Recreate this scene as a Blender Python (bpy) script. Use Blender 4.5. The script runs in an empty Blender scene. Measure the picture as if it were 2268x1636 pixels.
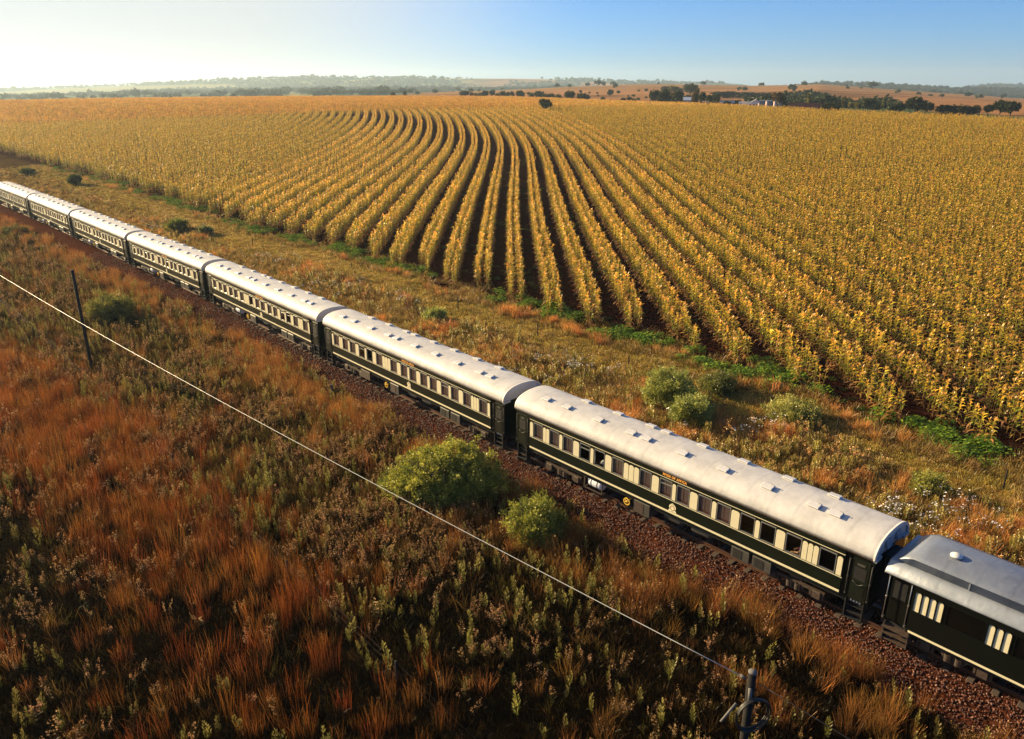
import bpy, bmesh, math, random
import numpy as np
from mathutils import Vector, Matrix, Euler
R = math.radians
RNG = np.random.default_rng(7)
random.seed(7)
scene = bpy.context.scene
COL = scene.collection

# ------------------------------------------------------------------ camera
CAM_H, PITCH, FOC, PX, PY = 19.58, 0.354, 1700.0, 1133.5, 818.0
CT, ST = math.cos(PITCH), math.sin(PITCH)
cam_data = bpy.data.cameras.new('camera')
cam_data.sensor_width = 36.0
cam_data.sensor_fit = 'HORIZONTAL'
cam_data.lens = 36.0 * FOC / 2267.0
cam_data.clip_start = 0.5
cam_data.clip_end = 30000.0
cam = bpy.data.objects.new('camera', cam_data)
cam.location = (0, 0, CAM_H)
cam.rotation_euler = (math.pi / 2 - PITCH, 0, 0)
COL.objects.link(cam)
scene.camera = cam


def at(px, py, z):
    """ground point (metres) seen in the survey photo at px, py and height z"""
    x = (px - PX) / FOC
    y = (py - PY) / FOC
    d = (x, CT - y * ST, -ST - y * CT)
    t = (z - CAM_H) / d[2]
    return Vector((t * d[0], t * d[1], z))


def to_photo(X, Y, Z):
    X = np.asarray(X, float); Y = np.asarray(Y, float); Z = np.asarray(Z, float) - CAM_H
    dep = Y * CT - Z * ST
    up = Y * ST + Z * CT
    dep = np.where(dep < 0.1, 0.1, dep)
    return PX + FOC * X / dep, PY - FOC * up / dep


# ------------------------------------------------------------------ tagging
def tag(o, label=None, cat=None, group=None, kind=None):
    if label: o['label'] = label
    if cat: o['category'] = cat
    if group: o['group'] = group
    if kind: o['kind'] = kind
    return o


def empty(name, loc=(0, 0, 0), rz=0.0):
    o = bpy.data.objects.new(name, None)
    o.location = loc
    o.rotation_euler = (0, 0, rz)
    o.empty_display_size = 0.3
    COL.objects.link(o)
    return o


# ------------------------------------------------------------------ noise
def _hash(ix, iy, seed):
    h = (ix.astype(np.int64) * 374761393 + iy.astype(np.int64) * 668265263 + seed * 1442695041) & 0xFFFFFFFF
    h = ((h ^ (h >> 13)) * 1274126177) & 0xFFFFFFFF
    return ((h ^ (h >> 16)) & 0xFFFF) / 65535.0


def vnoise(x, y, seed=0):
    x = np.asarray(x, float); y = np.asarray(y, float)
    ix = np.floor(x); iy = np.floor(y)
    fx = x - ix; fy = y - iy
    fx = fx * fx * (3 - 2 * fx); fy = fy * fy * (3 - 2 * fy)
    a = _hash(ix, iy, seed); b = _hash(ix + 1, iy, seed)
    c = _hash(ix, iy + 1, seed); d = _hash(ix + 1, iy + 1, seed)
    return (a * (1 - fx) + b * fx) * (1 - fy) + (c * (1 - fx) + d * fx) * fy


def fbm(x, y, seed=0, oct=4):
    s = 0; a = 0.5; n = 0
    for i in range(oct):
        s = s + a * vnoise(x * 2 ** i, y * 2 ** i, seed + i * 17); n += a; a *= 0.5
    return s / n


def smooth(a, b, x):
    t = np.clip((np.asarray(x, float) - a) / (b - a), 0, 1)
    return t * t * (3 - 2 * t)


# ------------------------------------------------------------------ track line
HALF = 1.45
JOINTS = [(30.40, 5.24), (13.65, 23.68), (-0.16, 38.70), (-14.20, 54.35), (-29.10, 71.15), (-43.80, 86.80),
          (-59.30, 103.60), (-74.60, 119.90), (-89.6, 135.6), (-160.0, 208.0)]
UV = Vector((0.678, -0.735)); NV = Vector((0.735, 0.678))
TRACK = np.array([(x + NV.x * HALF, y + NV.y * HALF) for x, y in JOINTS])
TRACK[0] = TRACK[1] + (TRACK[0] - TRACK[1]) * 3.0


def track_dist(X, Y):
    """signed distance to the centre line, positive on the maize side, and length along it"""
    X = np.asarray(X, float); Y = np.asarray(Y, float)
    best = np.full(X.shape, 1e9); sgn = np.ones(X.shape); al = np.zeros(X.shape)
    acc = 0.0
    for i in range(len(TRACK) - 1):
        a = TRACK[i]; b = TRACK[i + 1]
        d = b - a; L = math.hypot(*d); d = d / L
        t = np.clip((X - a[0]) * d[0] + (Y - a[1]) * d[1], 0, L)
        qx = X - a[0] - t * d[0]; qy = Y - a[1] - t * d[1]
        dd = np.hypot(qx, qy)
        s = np.sign(d[1] * qx - d[0] * qy)
        m = dd < best
        best = np.where(m, dd, best); sgn = np.where(m, s, sgn); al = np.where(m, acc + t, al)
        acc += L
    return best * sgn, al


# ------------------------------------------------------------------ terrain
BQ = [-80, 0, 33, 50, 62, 70, 100, 127, 165, 205, 250, 301, 350, 400, 500, 700, 3000]
BZ = [-1.3, -1.1, -1.0, -0.7, -0.35, 0.0, 0.5, 1.2, 2.4, 3.7, 5.2, 7.3, 8.9, 9.5, 9.9, 10.2, 10.4]
FAR_EDGE_PX = [-600, 0, 300, 600, 900, 1133, 1300, 1460, 1640, 1830, 2050, 2267, 2900]
FAR_EDGE_Y = [430, 500, 560, 620, 640, 600, 475, 415, 365, 318, 290, 262, 240]
HEAD_PX = [-600, 0, 255, 459, 713, 917, 1156, 1500, 2900]
HEAD_Y = [285, 305, 322, 330, 344, 356, 362, 366, 380]


def yslope(y):
    yn = (y - PY) / FOC
    return (-ST - yn * CT) / (CT - yn * ST)


C2 = ([-700, 0, 300, 600, 860, 1000, 1133, 1250, 1350, 1407, 1450, 1549, 1641, 1672, 1709, 1753, 1816, 1975, 2267, 2900],
      [232, 222, 214, 211, 207, 203, 199, 193, 189, 186.5, 186.5, 187.5, 189.5, 190.5, 190, 189, 186.5, 197.6, 219, 235])
C3 = ([-700, 0, 300, 700, 900, 1133, 1300, 1450, 1700, 1816, 1912, 2035, 2115, 2143, 2180, 2267, 2900],
      [216, 208, 203, 198, 196, 196, 195, 194, 197, 185.6, 187, 192.6, 197.6, 198.2, 197, 200, 203])
C4 = ([-700, 0, 75, 150, 250, 380, 450, 520, 600, 750, 900, 1000, 1133, 1300, 1407, 1549, 1590, 1641, 1672, 1800, 2000, 2120, 2150, 2182, 2240, 2267, 2900],
      [203, 200, 198, 194, 190.5, 184, 180, 176, 174, 172, 173, 174, 174, 177.5, 181.5, 184.5, 183.2, 186.5, 192, 196, 200, 200, 196, 189.2, 189.5, 191, 194])


def ground(X, Y, corridor=True):
    X = np.asarray(X, float); Y = np.asarray(Y, float)
    r = np.hypot(X, Y)
    Yf = np.maximum(Y, r * 0.55)
    ratio = np.clip(np.where(Y > 1, X / np.maximum(Y, 1), np.sign(X) * 0.95), -0.95, 0.95)
    px = 1133.5 + 1812.0 * ratio
    q = 0.35 * X + 0.94 * np.maximum(Y, -60)
    zn = np.interp(q, BQ, BZ)
    ye = np.interp(px, FAR_EDGE_PX, FAR_EDGE_Y)
    z0 = np.interp(0.35 * ratio * ye + 0.94 * ye, BQ, BZ)
    s2 = np.interp(px, C2[0], yslope(np.array(C2[1])))
    s3 = np.interp(px, C3[0], yslope(np.array(C3[1])))
    s4 = np.interp(px, C4[0], yslope(np.array(C4[1])))
    wob = (fbm(px / 90.0, px * 0 + 3.3, 5) - 0.5)
    Y2, Y3, Y4 = 1500.0, 2700.0, 4400.0
    z2 = CAM_H + s2 * Y2 + wob * 2
    z3 = CAM_H + s3 * Y3 + wob * 3
    z4 = CAM_H + s4 * Y4 + wob * 3
    left = smooth(1000, 700, px)
    zv = z0 * (1 - left) + (z0 - 7.0) * left          # ground drops behind the rim on the left
    zv = np.where(left > 0.5, np.minimum(zv, z2), zv)
    dip2 = np.minimum(z2, z3) - 6 * (1 - left) - 2
    dip3 = np.minimum(z3, z4) - 6
    z = zn.copy()
    # piecewise in forward distance
    def seg(Ya, Yb, za, zb, zcur, sm=True):
        t = np.clip((Yf - Ya) / (Yb - Ya), 0, 1)
        if sm: t = t * t * (3 - 2 * t)
        return np.where(Yf >= Ya, za + (zb - za) * t, zcur)
    yv = ye + 160
    z = np.where(Yf > ye, zn * 0 + z0, zn)
    z = seg(ye, yv, z0, zv, z)
    t = np.clip((Yf - yv) / (Y2 - yv), 0, 1)
    z = np.where(Yf >= yv, zv + (z2 - zv) * (t ** 1.15), z)
    z = seg(Y2, 2050, z2, dip2, z)
    z = seg(2050, Y3, dip2, z3, z)
    z = seg(Y3, 3200, z3, dip3, z)
    z = seg(3200, Y4, dip3, z4, z)
    z = seg(Y4, 6500, z4, z4 - 60, z)
    rough = smooth(700, 1500, Yf)
    z = z + rough * (fbm(X / 140.0, Y / 140.0, 21) - 0.5) * 3.0 * smooth(0, 0.2, np.abs(Yf - Y4) / 1000 + 0.05)
    if corridor:
        d, al = track_dist(X, Y)
        w = smooth(16, 6.5, np.abs(d)) * smooth(260, 200, Y)
        z = z * (1 - w) + w * (-0.95)
        nearw = smooth(160, 60, r)
        z = z + nearw * (1 - w) * (fbm(X / 5.0, Y / 5.0, 31) - 0.5) * 0.35
    return z


def gz(x, y):
    return float(ground(np.array([x]), np.array([y]))[0])


def on_ground(px, py, lift=0.0):
    z = 0.0
    for i in range(25):
        p = at(px, py, z + lift)
        z = 0.5 * z + 0.5 * gz(p.x, p.y)
    return Vector((p.x, p.y, gz(p.x, p.y)))


def far_at(px, Y):
    x = (px - 1133.5) / 1812.0 * Y
    return Vector((x, Y, gz(x, Y)))


# near edge of the maize, from survey points
EDGE_PTS = [(-260, 285), (0, 335), (120, 368), (240, 398), (360, 436), (480, 473), (560, 502), (640, 522), (700, 530), (770, 551), (850, 577), (920, 592),
            (985, 632), (1060, 640), (1137, 664), (1225, 688), (1340, 728), (1460, 745), (1590, 800), (1710, 815), (1880, 908), (2100, 965), (2267, 1012), (2700, 1150)]
_e = [on_ground(*p) for p in EDGE_PTS]
EDGE_X = np.array([p.x for p in _e]); EDGE_Y = np.array([p.y for p in _e])
_o = np.argsort(EDGE_X); EDGE_X = EDGE_X[_o]; EDGE_Y = EDGE_Y[_o]


def edge_y(X):
    return np.interp(X, EDGE_X, EDGE_Y)


def edge_off(X, Y):
    """distance beyond the near edge of the maize, negative on the verge"""
    return (np.asarray(Y) - edge_y(X)) * 0.68


# ------------------------------------------------------------------ materials
def new_mat(name):
    m = bpy.data.materials.new(name)
    m.use_nodes = True
    nt = m.node_tree
    for n in list(nt.nodes): nt.nodes.remove(n)
    out = nt.nodes.new('ShaderNodeOutputMaterial')
    return m, nt, out


def principled(name, col, rough=0.5, metal=0.0, noise=0.0, nscale=6.0, bump=0.0, bscale=30.0, spec=0.5, coat=0.0):
    m, nt, out = new_mat(name)
    b = nt.nodes.new('ShaderNodeBsdfPrincipled')
    b.inputs['Base Color'].default_value = (*col, 1)
    b.inputs['Roughness'].default_value = rough
    b.inputs['Metallic'].default_value = metal
    b.inputs['Specular IOR Level'].default_value = spec
    b.inputs['Coat Weight'].default_value = coat
    nt.links.new(b.outputs[0], out.inputs[0])
    tc = nt.nodes.new('ShaderNodeTexCoord')
    if noise > 0:
        n = nt.nodes.new('ShaderNodeTexNoise')
        n.inputs['Scale'].default_value = nscale; n.inputs['Detail'].default_value = 6
        nt.links.new(tc.outputs['Object'], n.inputs['Vector'])
        mr = nt.nodes.new('ShaderNodeMapRange')
        mr.inputs['From Min'].default_value = 0.3; mr.inputs['From Max'].default_value = 0.7
        mr.inputs['To Min'].default_value = 1 - noise; mr.inputs['To Max'].default_value = 1 + noise * 0.5
        nt.links.new(n.outputs['Fac'], mr.inputs['Value'])
        mx = nt.nodes.new('ShaderNodeMix'); mx.data_type = 'RGBA'; mx.blend_type = 'MULTIPLY'
        mx.inputs['Factor'].default_value = 1
        mx.inputs[6].default_value = (*col, 1)
        nt.links.new(mr.outputs[0], mx.inputs[7])
        nt.links.new(mx.outputs[2], b.inputs['Base Color'])
    if bump > 0:
        n2 = nt.nodes.new('ShaderNodeTexNoise')
        n2.inputs['Scale'].default_value = bscale; n2.inputs['Detail'].default_value = 4
        nt.links.new(tc.outputs['Object'], n2.inputs['Vector'])
        bp = nt.nodes.new('ShaderNodeBump')
        bp.inputs['Strength'].default_value = bump; bp.inputs['Distance'].default_value = 0.05
        nt.links.new(n2.outputs['Fac'], bp.inputs['Height'])
        nt.links.new(bp.outputs[0], b.inputs['Normal'])
    return m


def leafy(name, trans=0.4, gloss=0.05, jitter=0.25, gain=1.0, hue=0.015):
    """foliage: colour from the plant's own colour attribute, lets light through"""
    m, nt, out = new_mat(name)
    at_ = nt.nodes.new('ShaderNodeAttribute'); at_.attribute_name = 'col'
    oi = nt.nodes.new('ShaderNodeObjectInfo')
    hs = nt.nodes.new('ShaderNodeHueSaturation')
    mr = nt.nodes.new('ShaderNodeMapRange')
    mr.inputs['To Min'].default_value = gain * (1 - jitter); mr.inputs['To Max'].default_value = gain * (1 + jitter)
    nt.links.new(oi.outputs['Random'], mr.inputs['Value'])
    nt.links.new(mr.outputs[0], hs.inputs['Value'])
    mh = nt.nodes.new('ShaderNodeMapRange')
    mh.inputs['To Min'].default_value = 0.5 - hue; mh.inputs['To Max'].default_value = 0.5 + hue
    mm = nt.nodes.new('ShaderNodeMath'); mm.operation = 'FRACT'
    mk = nt.nodes.new('ShaderNodeMath'); mk.operation = 'MULTIPLY'; mk.inputs[1].default_value = 17.3
    nt.links.new(oi.outputs['Random'], mk.inputs[0]); nt.links.new(mk.outputs[0], mm.inputs[0])
    nt.links.new(mm.outputs[0], mh.inputs['Value']); nt.links.new(mh.outputs[0], hs.inputs['Hue'])
    nt.links.new(at_.outputs['Color'], hs.inputs['Color'])
    d = nt.nodes.new('ShaderNodeBsdfDiffuse'); t = nt.nodes.new('ShaderNodeBsdfTranslucent')
    g = nt.nodes.new('ShaderNodeBsdfGlossy'); g.inputs['Roughness'].default_value = 0.38
    g.inputs['Color'].default_value = (0.9, 0.9, 0.85, 1)
    nt.links.new(hs.outputs[0], d.inputs[0]); nt.links.new(hs.outputs[0], t.inputs[0])
    m1 = nt.nodes.new('ShaderNodeMixShader'); m1.inputs[0].default_value = trans
    nt.links.new(d.outputs[0], m1.inputs[1]); nt.links.new(t.outputs[0], m1.inputs[2])
    m2 = nt.nodes.new('ShaderNodeMixShader'); m2.inputs[0].default_value = gloss
    nt.links.new(m1.outputs[0], m2.inputs[1]); nt.links.new(g.outputs[0], m2.inputs[2])
    nt.links.new(m2.outputs[0], out.inputs[0])
    return m


M = {}
M['green'] = principled('coach_green_paint', (0.0042, 0.0070, 0.0032), 0.38, noise=0.25, nscale=3, spec=0.38)
M['blackgreen'] = principled('near_black_green_paint', (0.002, 0.0030, 0.0018), 0.42, noise=0.2, nscale=3, spec=0.3)  # old dark green, taken nearer black to paint in corner dimming
M['greendoor'] = principled('door_green_paint', (0.006, 0.009, 0.005), 0.4, noise=0.2, nscale=3)
M['cream'] = principled('cream_paint', (0.66, 0.60, 0.40), 0.4, noise=0.06, nscale=4)
M['black'] = principled('underframe_black', (0.012, 0.011, 0.010), 0.6, noise=0.4, nscale=5)
M['dirty'] = principled('underframe_dusty_brown', (0.05, 0.03, 0.02), 0.7, noise=0.4, nscale=8)
M['silver'] = principled('window_aluminium', (0.42, 0.43, 0.42), 0.35, metal=0.7)
M['rail_steel'] = principled('rail_steel_brown', (0.08, 0.035, 0.018), 0.5, metal=0.3, noise=0.3, nscale=9)
M['steel'] = principled('handrail_steel', (0.6, 0.6, 0.58), 0.3, metal=0.9)
M['maroon'] = principled('maroon_window_blind', (0.11, 0.035, 0.03), 0.6)
M['blind'] = principled('grey_mesh_blind', (0.24, 0.19, 0.19), 0.6)
M['inside'] = principled('coach_interior_wood', (0.035, 0.016, 0.010), 0.5, noise=0.3)
M['gold'] = principled('gold_lettering', (0.90, 0.42, 0.09), 0.4)
M['crest'] = principled('crest_cream', (0.72, 0.66, 0.42), 0.5)
M['crestpink'] = principled('crest_pink', (0.55, 0.33, 0.24), 0.5)
M['crestgreen'] = principled('crest_green', (0.05, 0.12, 0.06), 0.5)
M['yellow'] = principled('handwheel_yellow', (0.75, 0.48, 0.06), 0.4)
M['tankwhite'] = principled('tank_white', (0.72, 0.76, 0.82), 0.25)
M['boxgrey'] = principled('battery_box_grey', (0.055, 0.052, 0.045), 0.5, noise=0.3)
M['bluewhite'] = principled('number_paint', (0.10, 0.12, 0.17), 0.5)
M['ventwhite'] = principled('vent_white', (0.56, 0.55, 0.54), 0.45, noise=0.08, nscale=8)
M['dark'] = principled('dark_slot', (0.01, 0.01, 0.01), 0.7)
M['wood'] = principled('weathered_pole_wood', (0.007, 0.005, 0.004), 0.95, noise=0.4, nscale=5)
M['postgrey'] = principled('concrete_grey', (0.10, 0.093, 0.088), 0.8, noise=0.2)
M['cable'] = principled('pale_cable', (0.40, 0.40, 0.37), 0.35, metal=0.0)
M['darkcable'] = principled('dark_cable', (0.012, 0.010, 0.008), 0.5)
M['wire'] = principled('fence_wire', (0.08, 0.06, 0.05), 0.6, metal=0.3)
M['bark'] = principled('bark_brown', (0.07, 0.05, 0.035), 0.9, noise=0.3)
M['sleeper'] = principled('sleeper_wood', (0.06, 0.04, 0.03), 0.9, noise=0.3)
M['whitewall'] = principled('whitewashed_wall', (0.72, 0.70, 0.66), 0.8, noise=0.12, nscale=1.5)
M['bluewall'] = principled('pale_blue_wall', (0.45, 0.52, 0.58), 0.8, noise=0.12)
M['tanwall'] = principled('tan_plaster', (0.55, 0.40, 0.28), 0.85, noise=0.2)
M['greywall'] = principled('grey_green_wall', (0.25, 0.27, 0.24), 0.8, noise=0.2)
M['tinroof'] = principled('tin_roof_blue_grey', (0.40, 0.45, 0.52), 0.5, noise=0.15)
M['darkroof'] = principled('dark_roof', (0.10, 0.07, 0.06), 0.7, noise=0.2)
M['tankpink'] = principled('water_tank_plaster', (0.70, 0.52, 0.42), 0.7, noise=0.15)
M['skin'] = principled('skin', (0.45, 0.26, 0.18), 0.5)
M['shirt'] = principled('purple_shirt', (0.25, 0.10, 0.28), 0.8)
M['pillow'] = principled('pillow_white', (0.75, 0.77, 0.82), 0.8)
M['hair'] = principled('grey_hair', (0.18, 0.16, 0.14), 0.7)

M['maize'] = leafy('maize_leaves', 0.42, 0.05, 0.22, 1.10)
M['maize_row'] = leafy('maize_row_leaves', 0.42, 0.05, 0.0, 1.16, 0.0)
M['grass'] = leafy('grass_blades', 0.36, 0.01, 0.30, 0.58)
M['verge'] = leafy('verge_grass_blades', 0.40, 0.03, 0.30, 0.95)
M['bush'] = leafy('bush_leaves', 0.42, 0.02, 0.10, 1.35)
M['tree'] = leafy('tree_leaves', 0.25, 0.02, 0.20, 0.75)


def brick_mat():
    m, nt, out = new_mat('red_brick')
    b = nt.nodes.new('ShaderNodeBsdfPrincipled'); b.inputs['Roughness'].default_value = 0.9
    tc = nt.nodes.new('ShaderNodeTexCoord')
    br = nt.nodes.new('ShaderNodeTexBrick'); br.inputs['Scale'].default_value = 3.0
    br.inputs['Color1'].default_value = (0.26, 0.085, 0.05, 1); br.inputs['Color2'].default_value = (0.19, 0.06, 0.04, 1)
    br.inputs['Mortar'].default_value = (0.18, 0.12, 0.09, 1)
    mp = nt.nodes.new('ShaderNodeMapping'); mp.inputs['Rotation'].default_value = (math.pi / 2, 0, 0)
    nt.links.new(tc.outputs['Object'], mp.inputs[0]); nt.links.new(mp.outputs[0], br.inputs['Vector'])
    nt.links.new(br.outputs[0], b.inputs['Base Color']); nt.links.new(b.outputs[0], out.inputs[0])
    return m


M['brick'] = brick_mat()


def roof_mat(name, col, rough, metal=0.0):
    m, nt, out = new_mat(name)
    b = nt.nodes.new('ShaderNodeBsdfPrincipled')
    b.inputs['Roughness'].default_value = rough; b.inputs['Metallic'].default_value = metal
    tc = nt.nodes.new('ShaderNodeTexCoord')
    n = nt.nodes.new('ShaderNodeTexNoise'); n.inputs['Scale'].default_value = 0.9; n.inputs['Detail'].default_value = 7
    n.inputs['Roughness'].default_value = 0.65
    nt.links.new(tc.outputs['Object'], n.inputs['Vector'])
    cr = nt.nodes.new('ShaderNodeValToRGB')
    cr.color_ramp.elements[0].position = 0.30; cr.color_ramp.elements[0].color = (*[c * 0.72 for c in col], 1)
    cr.color_ramp.elements[1].position = 0.62; cr.color_ramp.elements[1].color = (*col, 1)
    nt.links.new(n.outputs['Fac'], cr.inputs[0])
    # cross seams of the canvas / sheet every metre, as bump and faint dirt
    w = nt.nodes.new('ShaderNodeTexWave'); w.wave_type = 'BANDS'; w.bands_direction = 'X'
    w.inputs['Scale'].default_value = 0.30; w.inputs['Distortion'].default_value = 0.6; w.inputs['Detail'].default_value = 2
    nt.links.new(tc.outputs['Object'], w.inputs['Vector'])
    sm = nt.nodes.new('ShaderNodeMapRange'); sm.inputs['From Min'].default_value = 0.0; sm.inputs['From Max'].default_value = 0.04
    sm.inputs['To Min'].default_value = 0.92; sm.inputs['To Max'].default_value = 1.0
    nt.links.new(w.outputs['Fac'], sm.inputs['Value'])
    mx = nt.nodes.new('ShaderNodeMix'); mx.data_type = 'RGBA'; mx.blend_type = 'MULTIPLY'; mx.inputs['Factor'].default_value = 1
    nt.links.new(cr.outputs[0], mx.inputs[6]); nt.links.new(sm.outputs[0], mx.inputs[7])
    nt.links.new(mx.outputs[2], b.inputs['Base Color'])
    n2 = nt.nodes.new('ShaderNodeTexNoise'); n2.inputs['Scale'].default_value = 2.2; n2.inputs['Detail'].default_value = 5
    nt.links.new(tc.outputs['Object'], n2.inputs['Vector'])
    ad = nt.nodes.new('ShaderNodeMath'); ad.operation = 'MULTIPLY_ADD'; ad.inputs[1].default_value = 0.5
    nt.links.new(sm.outputs[0], ad.inputs[0]); nt.links.new(n2.outputs['Fac'], ad.inputs[2])
    bp = nt.nodes.new('ShaderNodeBump'); bp.inputs['Strength'].default_value = 0.5; bp.inputs['Distance'].default_value = 0.04
    nt.links.new(ad.outputs[0], bp.inputs['Height']); nt.links.new(bp.outputs[0], b.inputs['Normal'])
    nt.links.new(b.outputs[0], out.inputs[0])
    return m


M['roof'] = roof_mat('white_canvas_roof', (0.52, 0.505, 0.49), 0.55)
M['roofsilver'] = roof_mat('silver_painted_roof', (0.21, 0.235, 0.285), 0.36, 0.2)  # blue-silver roof paint, its tone lowered to include the frame-edge dimming


def glass_mat():
    m, nt, out = new_mat('window_glass')
    t = nt.nodes.new('ShaderNodeBsdfTransparent'); t.inputs[0].default_value = (0.85, 0.85, 0.83, 1)
    g = nt.nodes.new('ShaderNodeBsdfGlossy'); g.inputs['Roughness'].default_value = 0.02
    lw = nt.nodes.new('ShaderNodeLayerWeight'); lw.inputs[0].default_value = 0.5
    pw = nt.nodes.new('ShaderNodeMath'); pw.operation = 'POWER'; pw.inputs[1].default_value = 4.0
    fr = nt.nodes.new('ShaderNodeMath'); fr.operation = 'MULTIPLY_ADD'; fr.inputs[1].default_value = 0.6; fr.inputs[2].default_value = 0.04
    nt.links.new(lw.outputs['Facing'], pw.inputs[0]); nt.links.new(pw.outputs[0], fr.inputs[0])
    mx = nt.nodes.new('ShaderNodeMixShader')
    nt.links.new(fr.outputs[0], mx.inputs[0]); nt.links.new(t.outputs[0], mx.inputs[1]); nt.links.new(g.outputs[0], mx.inputs[2])
    nt.links.new(mx.outputs[0], out.inputs[0])
    return m


M['glass'] = glass_mat()
M['darkglass'] = principled('dark_window_glass', (0.003, 0.003, 0.003), 0.12, spec=0.25)
M['ventgrey'] = principled('end_vent_blue_grey', (0.20, 0.22, 0.26), 0.5)


# ------------------------------------------------------------------ mesh builder
class MB:
    def __init__(s):
        s.v = []; s.f = []; s.smooth = []

    def add(s, verts, faces, sm=False):
        n = len(s.v)
        s.v += [tuple(v) for v in verts]
        s.f += [tuple(i + n for i in f) for f in faces]
        s.smooth += [sm] * len(faces)
        return s

    def box(s, x0, x1, y0, y1, z0, z1):
        v = [(x0, y0, z0), (x1, y0, z0), (x1, y1, z0), (x0, y1, z0), (x0, y0, z1), (x1, y0, z1), (x1, y1, z1), (x0, y1, z1)]
        return s.add(v, [(0, 3, 2, 1), (4, 5, 6, 7), (0, 1, 5, 4), (1, 2, 6, 5), (2, 3, 7, 6), (3, 0, 4, 7)])

    def bevel_box(s, x0, x1, y0, y1, z0, z1, b):
        """box with chamfered top edges"""
        v = []
        for (z, i) in ((z0, 0), (z1 - b, 0), (z1, b)):
            v += [(x0 + i, y0 + i, z), (x1 - i, y0 + i, z), (x1 - i, y1 - i, z), (x0 + i, y1 - i, z)]
        f = [(0, 3, 2, 1), (8, 9, 10, 11)]
        for k in (0, 4):
            for i in range(4):
                j = (i + 1) % 4
                f.append((k + i, k + j, k + 4 + j, k + 4 + i))
        return s.add(v, f)

    def tube(s, pts, rad, n=6, caps=True, sm=True):
        pts = [Vector(p) for p in pts]
        rads = rad if isinstance(rad, (list, tuple)) else [rad] * len(pts)
        v = []; f = []
        for i, p in enumerate(pts):
            a = pts[max(i - 1, 0)]; b = pts[min(i + 1, len(pts) - 1)]
            d = (b - a).normalized()
            up = Vector((0, 0, 1)) if abs(d.z) < 0.95 else Vector((1, 0, 0))
            x = d.cross(up).normalized(); y = d.cross(x).normalized()
            for k in range(n):
                t = 2 * math.pi * k / n
                v.append(p + (x * math.cos(t) + y * math.sin(t)) * rads[i])
        for i in range(len(pts) - 1):
            for k in range(n):
                j = (k + 1) % n
                f.append((i * n + k, i * n + j, (i + 1) * n + j, (i + 1) * n + k))
        if caps:
            f.append(tuple(range(n - 1, -1, -1))); f.append(tuple(range((len(pts) - 1) * n, len(pts) * n)))
        return s.add(v, f, sm)

    def prism_y(s, outline, y0, y1):
        """outline in x,z, extruded along y"""
        n = len(outline)
        v = [(x, y0, z) for x, z in outline] + [(x, y1, z) for x, z in outline]
        f = [tuple(range(n)), tuple(range(2 * n - 1, n - 1, -1))]
        for i in range(n):
            j = (i + 1) % n
            f.append((i, i + n, j + n, j))
        return s.add(v, f)

    def prism_x(s, outline, x0, x1):
        n = len(outline)
        v = [(x0, y, z) for y, z in outline] + [(x1, y, z) for y, z in outline]
        f = [tuple(range(n - 1, -1, -1)), tuple(range(n, 2 * n))]
        for i in range(n):
            j = (i + 1) % n
            f.append((i, j, j + n, i + n))
        return s.add(v, f)

    def ring(s, c, rx, rz, w, y0, y1, n=20, a0=0, a1=2 * math.pi):
        """flat ring in the x,z plane with thickness along y"""
        v = []; f = []
        full = abs(a1 - a0 - 2 * math.pi) < 1e-4
        m = n if full else n + 1
        for i in range(m):
            t = a0 + (a1 - a0) * i / n
            co, si = math.cos(t), math.sin(t)
            for (k, y) in ((0, y0), (w, y0), (w, y1), (0, y1)):
                v.append((c[0] + (rx - k) * co, y, c[1] + (rz - k) * si))
        for i in range(n):
            a = i * 4; b = ((i + 1) % m) * 4
            for k in range(4):
                l = (k + 1) % 4
                f.append((a + k, b + k, b + l, a + l))
        return s.add(v, f)

    def mesh(s, name, mat):
        me = bpy.data.meshes.new(name)
        me.from_pydata(s.v, [], s.f)
        me.materials.append(mat)
        me.polygons.foreach_set('use_smooth', s.smooth)
        me.update()
        return me

    def build(s, name, mat, parent=None):
        o = bpy.data.objects.new(name, s.mesh(name, mat))
        COL.objects.link(o)
        if parent is not None: o.parent = parent
        return o


def link_mesh(name, me, parent=None, loc=(0, 0, 0)):
    o = bpy.data.objects.new(name, me)
    o.location = loc
    COL.objects.link(o)
    if parent is not None: o.parent = parent
    return o


def copy_tree(o, parent=None):
    c = o.copy()
    COL.objects.link(c)
    c.parent = parent
    for ch in list(o.children):
        copy_tree(ch, c)
    return c


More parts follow.
